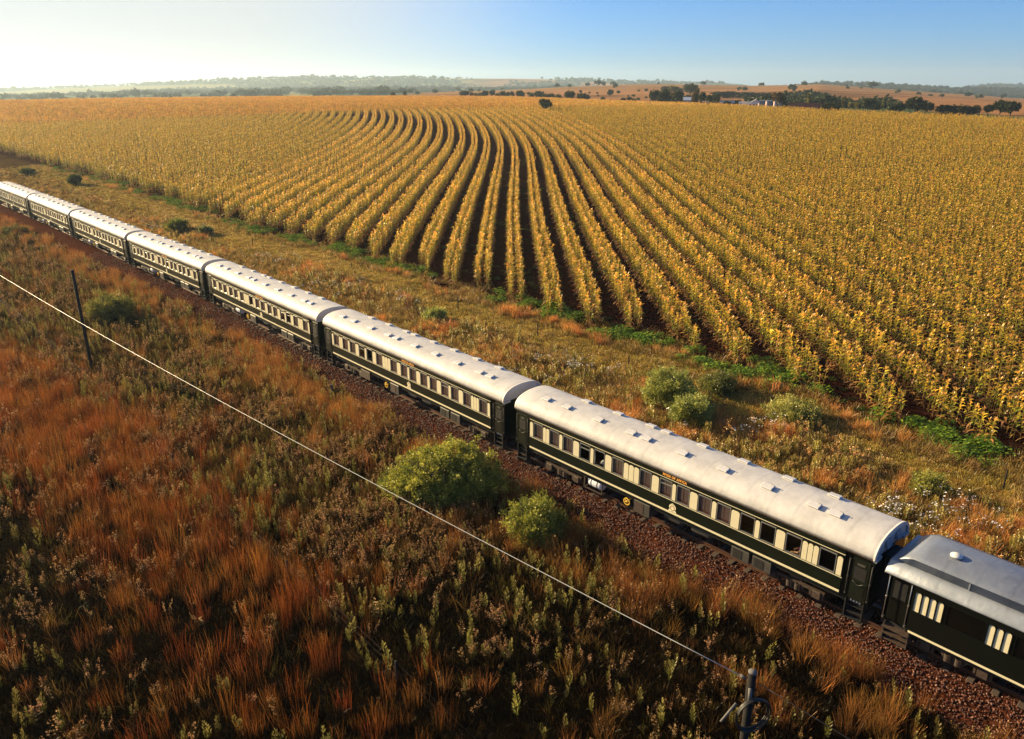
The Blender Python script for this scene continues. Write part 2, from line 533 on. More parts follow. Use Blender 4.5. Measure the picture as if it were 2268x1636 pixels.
# ------------------------------------------------------------------ fast numpy meshes (plants)
class NM:
    """quad strips gathered with colours"""
    def __init__(s):
        s.v = []; s.q = []; s.c = []; s.n = 0

    def strip(s, pts, side, widths, c0, c1):
        """pts (k,3); side (3,) or (k,3); colours fade c0 -> c1"""
        pts = np.asarray(pts, float); k = len(pts)
        side = np.broadcast_to(np.asarray(side, float), pts.shape)
        w = np.asarray(widths, float)[:, None] * 0.5
        v = np.empty((2 * k, 3)); v[0::2] = pts - side * w; v[1::2] = pts + side * w
        t = np.linspace(0, 1, k)[:, None]
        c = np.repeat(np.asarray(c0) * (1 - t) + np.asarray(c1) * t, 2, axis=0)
        i = np.arange(k - 1) * 2 + s.n
        q = np.stack([i, i + 1, i + 3, i + 2], 1)
        s.v.append(v); s.c.append(c); s.q.append(q); s.n += 2 * k

    def quads(s, cen, u, v, col):
        """many free quads: cen,u,v (m,3); col (m,3)"""
        m = len(cen)
        p = np.stack([cen - u - v, cen + u - v, cen + u + v, cen - u + v], 1).reshape(-1, 3)
        i = np.arange(m * 4).reshape(m, 4) + s.n
        s.v.append(p); s.q.append(i); s.c.append(np.repeat(np.asarray(col), 4, axis=0)); s.n += 4 * m

    def leaves(s, cen, u, v, col):
        """pointed leaf: diamond quad (base, side, tip, side)"""
        m = len(cen)
        p = np.stack([cen - v, cen + u, cen + v, cen - u], 1).reshape(-1, 3)
        i = np.arange(m * 4).reshape(m, 4) + s.n
        s.v.append(p); s.q.append(i); s.c.append(np.repeat(np.asarray(col), 4, axis=0)); s.n += 4 * m

    def arrays(s):
        return np.concatenate(s.v), np.concatenate(s.q), np.concatenate(s.c)

    def mesh(s, name, mat):
        return np_mesh(name, *s.arrays(), mat)


def np_mesh(name, v, q, c, mat):
    me = bpy.data.meshes.new(name)
    me.vertices.add(len(v)); me.vertices.foreach_set('co', np.ascontiguousarray(v, np.float32).ravel())
    me.loops.add(q.size); me.loops.foreach_set('vertex_index', np.ascontiguousarray(q, np.int32).ravel())
    me.polygons.add(len(q))
    me.polygons.foreach_set('loop_start', np.arange(len(q), dtype=np.int32) * q.shape[1])
    if c is not None:
        a = me.attributes.new('col', 'FLOAT_COLOR', 'POINT')
        c4 = np.ones((len(v), 4), np.float32); c4[:, :3] = c
        a.data.foreach_set('color', c4.ravel())
    me.update(calc_edges=True)
    me.materials.append(mat)
    return me


def instance_mesh(src, pos, rz, sc, tint, tilt=None):
    """real copies of plant arrays src=(v,q,c) at pos, gathered into arrays"""
    v, q, c = src
    n = len(pos); k = len(v)
    co, si = np.cos(rz), np.sin(rz)
    V = np.empty((n, k, 3))
    V[:, :, 0] = (v[None, :, 0] * co[:, None] - v[None, :, 1] * si[:, None]) * sc[:, None]
    V[:, :, 1] = (v[None, :, 0] * si[:, None] + v[None, :, 1] * co[:, None]) * sc[:, None]
    V[:, :, 2] = v[None, :, 2] * sc[:, None]
    if tilt is not None:
        V[:, :, 0] += V[:, :, 2] * tilt[:, 0:1]; V[:, :, 1] += V[:, :, 2] * tilt[:, 1:2]
    V += pos[:, None, :]
    Q = q[None] + (np.arange(n) * k)[:, None, None]
    C = c[None] * tint[:, None, :]
    return V.reshape(-1, 3), Q.reshape(-1, q.shape[1]), C.reshape(-1, 3)


def scatter(name, pos, rot, sc, idx, variants, mat):
    """one object whose geometry nodes place the plant variants on its points"""
    n = len(pos)
    me = bpy.data.meshes.new(name)
    me.vertices.add(n); me.vertices.foreach_set('co', np.ascontiguousarray(pos, np.float32).ravel())
    a = me.attributes.new('rot', 'FLOAT_VECTOR', 'POINT'); a.data.foreach_set('vector', np.ascontiguousarray(rot, np.float32).ravel())
    a = me.attributes.new('scl', 'FLOAT', 'POINT'); a.data.foreach_set('value', np.ascontiguousarray(sc, np.float32))
    a = me.attributes.new('pick', 'INT', 'POINT'); a.data.foreach_set('value', np.ascontiguousarray(idx, np.int32))
    me.update()
    o = bpy.data.objects.new(name, me); COL.objects.link(o)
    ng = bpy.data.node_groups.new(name + '_nodes', 'GeometryNodeTree')
    ng.interface.new_socket('Geometry', in_out='INPUT', socket_type='NodeSocketGeometry')
    ng.interface.new_socket('Geometry', in_out='OUTPUT', socket_type='NodeSocketGeometry')
    N = ng.nodes; L = ng.links
    gi = N.new('NodeGroupInput'); go = N.new('NodeGroupOutput')
    join = N.new('GeometryNodeJoinGeometry')
    # join lists its inputs newest first, so link in reverse to keep the pick order
    for i, vm in reversed(list(enumerate(variants))):
        so = bpy.data.objects.new(name + '_plant', vm)
        ob = N.new('GeometryNodeObjectInfo'); ob.inputs['Object'].default_value = so
        ob.inputs['As Instance'].default_value = False
        g2i = N.new('GeometryNodeGeometryToInstance')
        L.new(ob.outputs['Geometry'], g2i.inputs[0]); L.new(g2i.outputs[0], join.inputs[0])
    iop = N.new('GeometryNodeInstanceOnPoints')
    iop.inputs['Pick Instance'].default_value = True
    L.new(gi.outputs[0], iop.inputs['Points']); L.new(join.outputs[0], iop.inputs['Instance'])
    def na(nm, ty):
        x = N.new('GeometryNodeInputNamedAttribute'); x.data_type = ty; x.inputs[0].default_value = nm
        return x.outputs['Attribute']
    L.new(na('pick', 'INT'), iop.inputs['Instance Index'])
    L.new(na('rot', 'FLOAT_VECTOR'), iop.inputs['Rotation'])
    L.new(na('scl', 'FLOAT'), iop.inputs['Scale'])
    L.new(iop.outputs[0], go.inputs[0])
    md = o.modifiers.new('scatter', 'NODES'); md.node_group = ng
    return o


def rand_rot(n, tilt):
    r = np.zeros((n, 3)); r[:, 2] = RNG.uniform(0, 2 * math.pi, n)
    r[:, 0] = RNG.normal(0, tilt, n); r[:, 1] = RNG.normal(0, tilt, n)
    return r

# ------------------------------------------------------------------ light, sky, air
SUN_AZ, SUN_EL = R(60), R(18)      # azimuth counted from the view direction towards the left
SUN = Vector((-math.sin(SUN_AZ) * math.cos(SUN_EL), math.cos(SUN_AZ) * math.cos(SUN_EL), math.sin(SUN_EL)))
ld = bpy.data.lights.new('sun', 'SUN')
ld.energy = 5.0; ld.angle = R(0.5); ld.color = (1.0, 0.76, 0.42)
lo = bpy.data.objects.new('sun', ld); COL.objects.link(lo)
lo.location = (-60, 40, 60)
lo.rotation_euler = SUN.to_track_quat('Z', 'Y').to_euler()

w = bpy.data.worlds.new('World'); scene.world = w; w.use_nodes = True
nt = w.node_tree
bg = nt.nodes['Background']
sky = nt.nodes.new('ShaderNodeTexSky'); sky.sky_type = 'NISHITA'; sky.sun_disc = False
sky.sun_elevation = SUN_EL; sky.sun_rotation = -SUN_AZ
sky.altitude = 1200; sky.air_density = 1.0; sky.dust_density = 0.6; sky.ozone_density = 10.0
# a thin veil of high white cloud on the sun's side of the sky, fading out to clear blue
tcw = nt.nodes.new('ShaderNodeTexCoord')
dotn = nt.nodes.new('ShaderNodeVectorMath'); dotn.operation = 'DOT_PRODUCT'
dotn.inputs[1].default_value = tuple(SUN)
nt.links.new(tcw.outputs['Generated'], dotn.inputs[0])
cn = nt.nodes.new('ShaderNodeTexNoise'); cn.inputs['Scale'].default_value = 2.2; cn.inputs['Detail'].default_value = 3
nt.links.new(tcw.outputs['Generated'], cn.inputs['Vector'])
cad = nt.nodes.new('ShaderNodeMath'); cad.operation = 'MULTIPLY_ADD'; cad.inputs[1].default_value = 0.10
nt.links.new(cn.outputs['Fac'], cad.inputs[0]); nt.links.new(dotn.outputs['Value'], cad.inputs[2])
veil = nt.nodes.new('ShaderNodeMapRange'); veil.interpolation_type = 'SMOOTHSTEP'
veil.inputs['From Min'].default_value = 0.44; veil.inputs['From Max'].default_value = 0.78
veil.inputs['To Max'].default_value = 0.94
nt.links.new(cad.outputs[0], veil.inputs['Value'])
vm = nt.nodes.new('ShaderNodeMix'); vm.data_type = 'RGBA'
nt.links.new(veil.outputs[0], vm.inputs['Factor'])
nt.links.new(sky.outputs[0], vm.inputs[6]); vm.inputs[7].default_value = (4.4, 4.5, 4.45, 1)
nt.links.new(vm.outputs[2], bg.inputs[0])
bg.inputs[1].default_value = 0.058
scene.view_settings.view_transform = 'Standard'
scene.view_settings.look = 'None'
scene.view_settings.exposure = 1.54
scene.view_settings.gamma = 1.0

HAZE = 0.000125
hb = MB(); hb.box(-8000, 8000, -8000, 8000, -90, 150)
hm, nt, out = new_mat('haze')
pv = nt.nodes.new('ShaderNodeVolumePrincipled')
pv.inputs['Color'].default_value = (0.62, 0.82, 1.0, 1)
pv.inputs['Density'].default_value = HAZE
pv.inputs['Anisotropy'].default_value = 0.35
nt.links.new(pv.outputs[0], out.inputs['Volume'])
tag(hb.build('haze', hm), kind='stuff')

# ------------------------------------------------------------------ ground sheet
def zone_colour(X, Y):
    """what covers the ground at a place: soil, dry grass, far fields, far woods"""
    n = len(X)
    Yf = np.maximum(Y, 1)
    px = 1133.5 + 1812 * np.clip(X / Yf, -0.95, 0.95)
    off = edge_off(X, Y)
    d, al = track_dist(X, Y)
    ye = np.interp(px, FAR_EDGE_PX, FAR_EDGE_Y)
    c = np.zeros((n, 3))
    n1 = fbm(X / 3.0, Y / 3.0, 11)[:, None]; n2 = fbm(X / 14.0, Y / 14.0, 12)[:, None]
    veld = np.array([0.013, 0.0068, 0.003]) * (0.5 + n1) + np.array([0.004, 0.003, 0.0]) * n2
    verge = np.array([0.055, 0.032, 0.012]) * (0.5 + n1)
    path = np.array([0.19, 0.098, 0.026]) * (0.6 + 0.8 * n1)
    soil = np.array([0.024, 0.0085, 0.005]) * (0.6 + 0.8 * n1)
    pinkgrass = np.array([0.30, 0.135, 0.065]) * (0.75 + 0.5 * fbm(X / 60.0, Y / 60.0, 13))[:, None]
    c[:] = veld
    far_side = (smooth(1.5, 3.0, d))[:, None]
    c = c * (1 - far_side) + verge * far_side
    pw = smooth(190, 120, np.hypot(X, Y))[:, None] * (smooth(-8.2, -7.2, off + (n2[:, 0] - .5) * 2) * smooth(-3.4, -4.4, off + (n1[:, 0] - .5) * 2))[:, None] * far_side
    c = c * (1 - pw * 0.8) + path * pw * 0.8
    sw = smooth(-2.6, -1.2, off)[:, None]
    c = c * (1 - sw) + soil * sw
    # beyond the maize
    fw = smooth(0, 14, Y - ye)[:, None]
    bands = fbm(px / 260.0, Yf / 90.0, 41)[:, None]
    dark = smooth(0.55, 0.68, bands)
    grass = pinkgrass * (1 - 0.45 * dark) * np.array([1, 1.0 + 0.12 * 1, 1]) 
    gold = np.array([0.25, 0.14, 0.045]) * (0.8 + 0.4 * bands)
    up = smooth(800, 1500, Yf)[:, None]
    right = grass * (1 - up * 0.7) + gold * up * 0.7
    wood_c = np.array([0.050, 0.080, 0.036]) * (0.7 + 0.6 * n2)
    pale = np.array([0.24, 0.21, 0.075]) * (0.85 + 0.3 * bands)
    _, pyv = to_photo(X, Y, ground(X, Y))
    wl = 1 - pale_left(px, pyv)[:, None]
    left = pale * (1 - wl) + wood_c * wl
    lowl = (smooth(0, 1.5, pyv - np.interp(px, BAND_PX, BAND_BOT)) * smooth(620, 480, px))[:, None]
    left = left * (1 - lowl) + np.array([0.115, 0.135, 0.055]) * (.8 + .4 * n2) * lowl
    lf = smooth(1000, 820, px)[:, None]
    beyond = right * (1 - lf) + left * lf
    # far range (past 2 km) woods and fields everywhere
    rng_ = smooth(1950, 2150, Yf)[:, None]
    fm2 = wl
    farc = pale * (1 - fm2) + wood_c * fm2
    rightdark = smooth(1690, 1790, px)[:, None]
    midpink = (smooth(980, 1120, px) * smooth(1660, 1500, px))[:, None]
    farc = farc * (1 - rightdark) + wood_c * rightdark
    fm3 = smooth(0.52, 0.62, fbm(px / 120.0 + 2, Yf / 420.0, 45))[:, None]
    farc = farc * (1 - midpink) + (grass * (1 - fm3) + wood_c * fm3) * midpink
    beyond = beyond * (1 - rng_) + farc * rng_
    # wooded slope on the right below the brown ridge
    sl = woods_right(px, Yf)[:, None]
    beyond = beyond * (1 - sl) + wood_c * sl
    c = c * (1 - fw) + beyond * fw
    return np.clip(c, 0, 1)


BAND_PX = [-80, 0, 140, 268, 396, 489, 560]
BAND_TOP = [206, 203.6, 196, 191, 188, 186.4, 188]
BAND_BOT = [218, 216, 211.5, 206, 197, 195.5, 189]


def pale_left(px, py):
    """the pale fields on the left hillside"""
    top = np.interp(px, BAND_PX, BAND_TOP); bot = np.interp(px, BAND_PX, BAND_BOT)
    p = smooth(top - .8, top + .8, py) * smooth(bot + .8, bot - .8, py) * smooth(570, 540, px)
    patch = smooth(.60, .68, fbm(px / 45.0, py / 5.0, 49)) * smooth(430, 560, px)
    return np.maximum(p, patch)


def woods_right(px, Yf):
    Yt = np.interp(px, [1640, 1690, 1740, 1816, 1900, 2000, 2080, 2300], [440, 490, 600, 655, 520, 440, 385, 330]) * (1 + .25 * (fbm(px / 40.0, px * 0 + 1.7, 47) - .5))
    return smooth(1630, 1700, px) * smooth(0, 25, Yf - np.interp(px, FAR_EDGE_PX, FAR_EDGE_Y) - 40) * smooth(Yt + 25, Yt - 25, Yf)


az = np.concatenate([np.linspace(-180, -60, 40, endpoint=False), np.linspace(-60, -42, 36, endpoint=False), np.linspace(-42, 42, 421),
                     np.linspace(42.5, 60, 36), np.linspace(62, 180, 39, endpoint=False)])
rad = np.concatenate([np.geomspace(4, 20, 26, endpoint=False), np.geomspace(20, 160, 130, endpoint=False), np.geomspace(160, 6600, 175)])
A, RR = np.meshgrid(np.radians(az), rad)
GX = (np.sin(A) * RR).ravel(); GY = (np.cos(A) * RR).ravel()
GZ = ground(GX, GY)
na_, nr_ = len(az), len(rad)
ii, jj = np.meshgrid(np.arange(nr_ - 1), np.arange(na_), indexing='ij')
jn = (jj + 1) % na_
q = np.stack([ii * na_ + jj, ii * na_ + jn, (ii + 1) * na_ + jn, (ii + 1) * na_ + jj], -1).reshape(-1, 4)
# centre cap
gv = np.stack([GX, GY, GZ], 1)
cv = np.array([[0, 0, gz(0.0, 0.01)]])
capq = np.stack([np.arange(na_), np.roll(np.arange(na_), -1), np.full(na_, len(gv)), np.full(na_, len(gv))], 1)
gc = zone_colour(GX, GY)


def ground_mat():
    m, nt, out = new_mat('ground_soil_and_grass')
    b = nt.nodes.new('ShaderNodeBsdfPrincipled'); b.inputs['Roughness'].default_value = 0.95
    b.inputs['Specular IOR Level'].default_value = 0.0
    a = nt.nodes.new('ShaderNodeAttribute'); a.attribute_name = 'col'
    tc = nt.nodes.new('ShaderNodeTexCoord')
    n = nt.nodes.new('ShaderNodeTexNoise'); n.inputs['Scale'].default_value = 2.5; n.inputs['Detail'].default_value = 8
    nt.links.new(tc.outputs['Object'], n.inputs['Vector'])
    mr = nt.nodes.new('ShaderNodeMapRange'); mr.inputs['From Min'].default_value = .3; mr.inputs['From Max'].default_value = .7
    mr.inputs['To Min'].default_value = .45; mr.inputs['To Max'].default_value = 1.45
    nt.links.new(n.outputs['Fac'], mr.inputs['Value'])
    mx = nt.nodes.new('ShaderNodeMix'); mx.data_type = 'RGBA'; mx.blend_type = 'MULTIPLY'; mx.inputs['Factor'].default_value = 1
    nt.links.new(a.outputs['Color'], mx.inputs[6]); nt.links.new(mr.outputs[0], mx.inputs[7])
    nt.links.new(mx.outputs[2], b.inputs['Base Color'])
    bp = nt.nodes.new('ShaderNodeBump'); bp.inputs['Strength'].default_value = 0.6; bp.inputs['Distance'].default_value = 0.12
    nt.links.new(n.outputs['Fac'], bp.inputs['Height']); nt.links.new(bp.outputs[0], b.inputs['Normal'])
    nt.links.new(b.outputs[0], out.inputs[0])
    return m


gme = np_mesh('ground', gv, q, gc, ground_mat())
# close the small hole under the camera with its own fan
bmh = bmesh.new(); bmh.from_mesh(gme); bmh.verts.ensure_lookup_table()
lay = bmh.verts.layers.float_color.get('col')
cvv = bmh.verts.new(cv[0]); cvv[lay] = (0.04, 0.025, 0.012, 1)
bmh.verts.ensure_lookup_table()
for k in range(na_):
    bmh.faces.new((bmh.verts[(k + 1) % na_], bmh.verts[k], cvv))
bmh.to_mesh(gme); bmh.free()
gme.polygons.foreach_set('use_smooth', np.ones(len(gme.polygons), bool))
tag(link_mesh('ground', gme), 'rolling farmland of dry grass, red soil and far hills', 'ground', kind='structure')

# ------------------------------------------------------------------ railway bed
def track_frames(step):
    pts = []
    acc = 0
    for i in range(len(TRACK) - 1):
        a = TRACK[i]; b = TRACK[i + 1]
        L = math.hypot(*(b - a)); k = max(1, int(L / step))
        for j in range(k):
            pts.append(a + (b - a) * j / k)
    pts.append(TRACK[-1])
    pts = np.array(pts)
    # ease the bends of the polyline
    for _ in range(int(14 / step)):
        pts[1:-1] = (pts[:-2] + 2 * pts[1:-1] + pts[2:]) / 4
    t = np.gradient(pts, axis=0); t /= np.linalg.norm(t, axis=1)[:, None]
    nrm = np.stack([t[:, 1], -t[:, 0]], 1)      # towards the maize
    return pts, t, nrm


TP, TT, TN = track_frames(0.8)
prof = [(-4.3, -1.10), (-3.5, -0.93), (-2.7, -0.66), (-1.9, -0.36), (-1.5, -0.24), (-0.9, -0.22), (0, -0.22), (0.9, -0.22), (1.5, -0.24), (1.9, -0.36), (2.7, -0.66), (3.5, -0.93), (4.3, -1.10)]
pv_ = []
for o_, z_ in prof:
    xy = TP + TN * o_
    pv_.append(np.column_stack([xy, np.full(len(xy), z_) + (fbm(xy[:, 0] / 0.7, xy[:, 1] / 0.7, 61) - .5) * 0.12]))
pv_ = np.array(pv_)
npf, npl = pv_.shape[:2]
ii, jj = np.meshgrid(np.arange(npf - 1), np.arange(npl - 1), indexing='ij')
bq = np.stack([ii * npl + jj, ii * npl + jj + 1, (ii + 1) * npl + jj + 1, (ii + 1) * npl + jj], -1).reshape(-1, 4)


def ballast_mat():
    m, nt, out = new_mat('red_brown_ballast')
    b = nt.nodes.new('ShaderNodeBsdfPrincipled'); b.inputs['Roughness'].default_value = 1.0
    b.inputs['Specular IOR Level'].default_value = 0.0
    tc = nt.nodes.new('ShaderNodeTexCoord')
    v = nt.nodes.new('ShaderNodeTexVoronoi'); v.inputs['Scale'].default_value = 15.0
    nt.links.new(tc.outputs['Object'], v.inputs['Vector'])
    cr = nt.nodes.new('ShaderNodeValToRGB')
    e = cr.color_ramp.elements
    e[0].position = 0.0; e[0].color = (0.014, 0.0045, 0.0025, 1)
    e[1].position = 1.0; e[1].color = (0.10, 0.034, 0.018, 1)
    x = e.new(0.5); x.color = (0.040, 0.012, 0.006, 1)
    sp = nt.nodes.new('ShaderNodeSeparateColor'); nt.links.new(v.outputs['Color'], sp.inputs[0])
    nt.links.new(sp.outputs[0], cr.inputs[0])
    dk = nt.nodes.new('ShaderNodeMapRange'); dk.inputs['From Min'].default_value = 0.0; dk.inputs['From Max'].default_value = 0.09
    dk.inputs['To Min'].default_value = 1.0; dk.inputs['To Max'].default_value = 0.0
    nt.links.new(v.outputs['Distance'], dk.inputs['Value'])
    nt.links.new(cr.outputs[0], b.inputs['Base Color'])
    bp = nt.nodes.new('ShaderNodeBump'); bp.inputs['Strength'].default_value = 1.0; bp.inputs['Distance'].default_value = 0.08
    nt.links.new(dk.outputs[0], bp.inputs['Height']); nt.links.new(bp.outputs[0], b.inputs['Normal'])
    nt.links.new(b.outputs[0], out.inputs[0])
    return m


M['ballast'] = ballast_mat()
bme = np_mesh('track_bed', pv_.reshape(-1, 3), bq, None, M['ballast'])
tag(link_mesh('track_bed', bme), 'red brown stone ballast bed under the railway line', 'track bed', kind='structure')

# loose stones on the bed
def stone_mesh(i):
    bm = bmesh.new(); bmesh.ops.create_icosphere(bm, subdivisions=1, radius=1)
    r = random.Random(i)
    for v in bm.verts:
        v.co *= r.uniform(0.65, 1.1); v.co.z *= 0.7
    me = bpy.data.meshes.new('stone'); bm.to_mesh(me); bm.free()
    me.materials.append(stone_m[i % 3]); return me


stone_m = [principled('stone_red', (0.12, 0.036, 0.018), 0.7), principled('stone_brown', (0.06, 0.022, 0.013), 0.75), principled('stone_pale', (0.20, 0.10, 0.065), 0.7)]
ns = 70000
si = RNG.integers(0, len(TP), ns * 5)
sp_ = TP[si] + TT[si] * RNG.uniform(-.4, .4, (len(si), 1))
so_ = RNG.uniform(-4.0, 2.2, len(si))
xy = sp_ + TN[si] * so_[:, None]
rr = np.hypot(xy[:, 0], xy[:, 1])
keep = (rr < 110) & (xy[:, 1] > 8) & (RNG.uniform(0, 1, len(si)) < np.clip(45 / rr, 0, 1) ** 1.5)
xy = xy[keep][:ns]; so_ = so_[keep][:ns]
zz = np.interp(np.abs(so_), [0, 1.5, 1.9, 2.7, 3.5, 4.3], [-.22, -.24, -.36, -.66, -.93, -1.1])
ro = RNG.uniform(0, 6.28, (len(xy), 3))
tag(scatter('ballast_stones', np.column_stack([xy, zz + 0.02]), ro, RNG.uniform(0.022, 0.055, len(xy)), RNG.choice(6, len(xy), p=[.24, .24, .08, .2, .2, .04]),
            [stone_mesh(i) for i in range(6)], None), 'loose reddish ballast stones spread along the railway line', 'ballast', kind='stuff')

# rails and sleepers
track = empty('railway_track', (float(TRACK[2][0]), float(TRACK[2][1]), 0))
tag(track, 'narrow gauge railway track running under the whole train', 'railway track')
bpy.context.view_layer.update()
tl = track.location
for sgn in (-1, 1):
    m = MB()
    secs = [(-0.035, 0), (0.035, 0), (0.035, -0.045), (0.012, -0.06), (0.012, -0.13), (0.065, -0.15), (-0.065, -0.15), (-0.012, -0.13), (-0.012, -0.06), (-0.035, -0.045)]
    k = len(secs)
    for i, (p, n_) in enumerate(zip(TP, TN)):
        for (a, z) in secs:
            xy = p + n_ * (sgn * 0.568 + a)
            m.v.append((xy[0] - tl.x, xy[1] - tl.y, z))
    for i in range(len(TP) - 1):
        for j in range(k):
            l = (j + 1) % k
            m.f.append((i * k + j, i * k + l, (i + 1) * k + l, (i + 1) * k + j)); m.smooth.append(False)
    m.build('rail', M['rail_steel'], track)
sm_ = MB(); sm_.bevel_box(-0.12, 0.12, -0.98, 0.98, -0.14, 0.03, 0.02)
slm = sm_.mesh('sleeper', M['sleeper'])
cnt = 0
acc = 0
for i in range(len(TP)):
    p = TP[i]
    if 8 < p[1] < 92 and cnt < 99:
        s_ = link_mesh('sleeper', slm, track, (p[0] - tl.x, p[1] - tl.y, -0.20))
        s_.rotation_euler = (0, 0, math.atan2(TT[i][1], TT[i][0]))
        cnt += 1

# ------------------------------------------------------------------ plants
def arc(base, azi, L, lift, droop, k=4):
    """points of a blade that leaves base at angle lift and bends over by droop"""
    pts = [np.array(base, float)]
    ang = lift
    for i in range(k):
        st = L / k
        h = np.array([math.cos(azi), math.sin(azi), 0]) * math.cos(ang) + np.array([0, 0, 1]) * math.sin(ang)
        pts.append(pts[-1] + h * st)
        ang -= droop / k
    return np.array(pts)


def A3(*c): return np.array(c, float)


def mixc(a, b, t): return a * (1 - t) + b * t


GOLD = A3(0.66, 0.425, 0.028); OLIVE = A3(0.20, 0.22, 0.022); GREEN = A3(0.055, 0.115, 0.008); DRY = A3(0.36, 0.185, 0.04); TASSEL = A3(0.66, 0.385, 0.08)


def maize_plant(seed, leaves, segs, ripe, H=2.25, LEAF=1.0):
    r = random.Random(seed)
    m = NM()
    h = H * r.uniform(0.93, 1.06)
    for k in range(2):
        a = k * math.pi / 2
        m.strip([[0, 0, 0], [0, 0, h * 0.95]], [math.cos(a), math.sin(a), 0], [0.05, 0.03], A3(0.20, 0.16, 0.05), A3(0.38, 0.28, 0.08))
    pl = r.uniform(0, math.pi)
    for i in range(leaves):
        t = (i + 0.7) / leaves
        z = 0.12 * h + 0.82 * h * t
        azi = pl + (i % 2) * math.pi + r.gauss(0, 0.5)
        L = r.uniform(0.50, 0.80) * (1.0 - 0.30 * t) * LEAF
        dead = t < 0.22 or r.random() < 0.13
        lift = r.uniform(0.6, 1.1) if not dead else r.uniform(-0.3, 0.5)
        droop = r.uniform(1.3, 2.4) if not dead else r.uniform(0.8, 1.4)
        pts = arc([0, 0, z], azi, L, lift, droop, segs)
        side = np.array([-math.sin(azi), math.cos(azi), r.uniform(-.4, .4)])
        w = np.interp(np.linspace(0, 1, segs + 1), [0, 0.35, 1], [0.07, 0.135, 0.015])
        g = r.random()
        if t < 0.55 and g < .75 and not dead: base_low = True
        else: base_low = False
        if dead: c0 = c1 = mixc(DRY, A3(0.30, 0.15, 0.06), r.random())
        else:
            base = mixc(GREEN, OLIVE, min(1, g * 1.5)) if r.random() > ripe * (0.35 + 0.85 * t) else mixc(GOLD, OLIVE, g * 0.45)
            c0 = base; c1 = mixc(base, GOLD, 0.5)
            if base_low: c0 = mixc(GREEN, OLIVE, g); c1 = mixc(c0, GOLD, .25)
        m.strip(pts, side, w, c0, c1)
    for i in range(7):
        azi = r.uniform(0, 6.28)
        pts = arc([0, 0, h * 0.93], azi, r.uniform(0.22, 0.34), r.uniform(0.9, 1.5), 0.7, 2)
        m.strip(pts, [-math.sin(azi), math.cos(azi), 0], [0.035, 0.05, 0.02], TASSEL * 0.8, TASSEL)
    # husk
    azi = r.uniform(0, 6.28)
    pts = arc([0.02, 0, h * 0.5], azi, 0.28, 1.1, 0.3, 2)
    m.strip(pts, [-math.sin(azi), math.cos(azi), 0], [0.05, 0.09, 0.02], A3(0.36, 0.28, 0.08), A3(0.36, 0.24, 0.07))
    return m


MZ_NEAR = [maize_plant(i, 14, 4, 0.70).arrays() for i in range(8)]
MZ_GREEN = [maize_plant(40 + i, 14, 4, 0.42).arrays() for i in range(4)]
MZ_MID = [maize_plant(20 + i, 11, 2, 0.82, 2.2, .80).arrays() for i in range(6)]
K_ARR = lambda L: max(len(a[0]) for a in L)
SPACING = 3.42
_hy = np.arange(0, 400, 1.0)
_hx = -0.00066 * np.maximum(0, _hy - 194) ** 2      # the rows swing to the left up the rise


def row_x(c, Y):
    return c + 0.4 + np.interp(Y, _hy, _hx) + 0.25 * np.sin(Y / 23.0 + c * 0.02)


def head_y(X, Y):
    px = 1133.5 + 1812 * X / np.maximum(Y, 1)
    return np.interp(px, HEAD_PX, HEAD_Y)


def row_points(k, step_near, step_far):
    """plants of one double row: positions, and distance along it"""
    P = []
    for s in (-0.50, 0.50):
        c = k * SPACING + s
        y = 20.0
        ys = []
        while y < 372:
            ys.append(y + RNG.uniform(-.1, .1))
            y += step_near if y < 150 else step_far
        ys = np.array(ys)
        xs = row_x(c, ys) + RNG.normal(0, 0.09, len(ys))
        ok = (edge_off(xs, ys) > -0.3 + RNG.uniform(-1.2, 1.2)) & (ys < np.minimum(head_y(xs, ys), np.interp(1133.5 + 1812 * xs / ys, FAR_EDGE_PX, FAR_EDGE_Y) + 6 + RNG.uniform(-2, 2)))
        P.append(np.column_stack([xs[ok], ys[ok]]))
    return np.concatenate(P)


def in_view(X, Y, m=90, base=0.0):
    px, py = to_photo(X, Y, ground(X, Y) + 1.0)
    return (px > -m) & (px < 2267 + m) & (py < 1636 + 150) & (Y > 8)


ORD = ['zeroth', 'first', 'second', 'third', 'fourth', 'fifth', 'sixth', 'seventh', 'eighth', 'ninth', 'tenth', 'eleventh', 'twelfth', 'thirteenth', 'fourteenth', 'fifteenth', 'sixteenth',
       'seventeenth', 'eighteenth', 'nineteenth', 'twentieth']
K0, K1 = -14, 8


def tints(n, amp=0.26):
    t = np.exp(RNG.normal(0, amp, (n, 1))) * np.exp(RNG.normal(0, 0.05, (n, 3)))
    return t


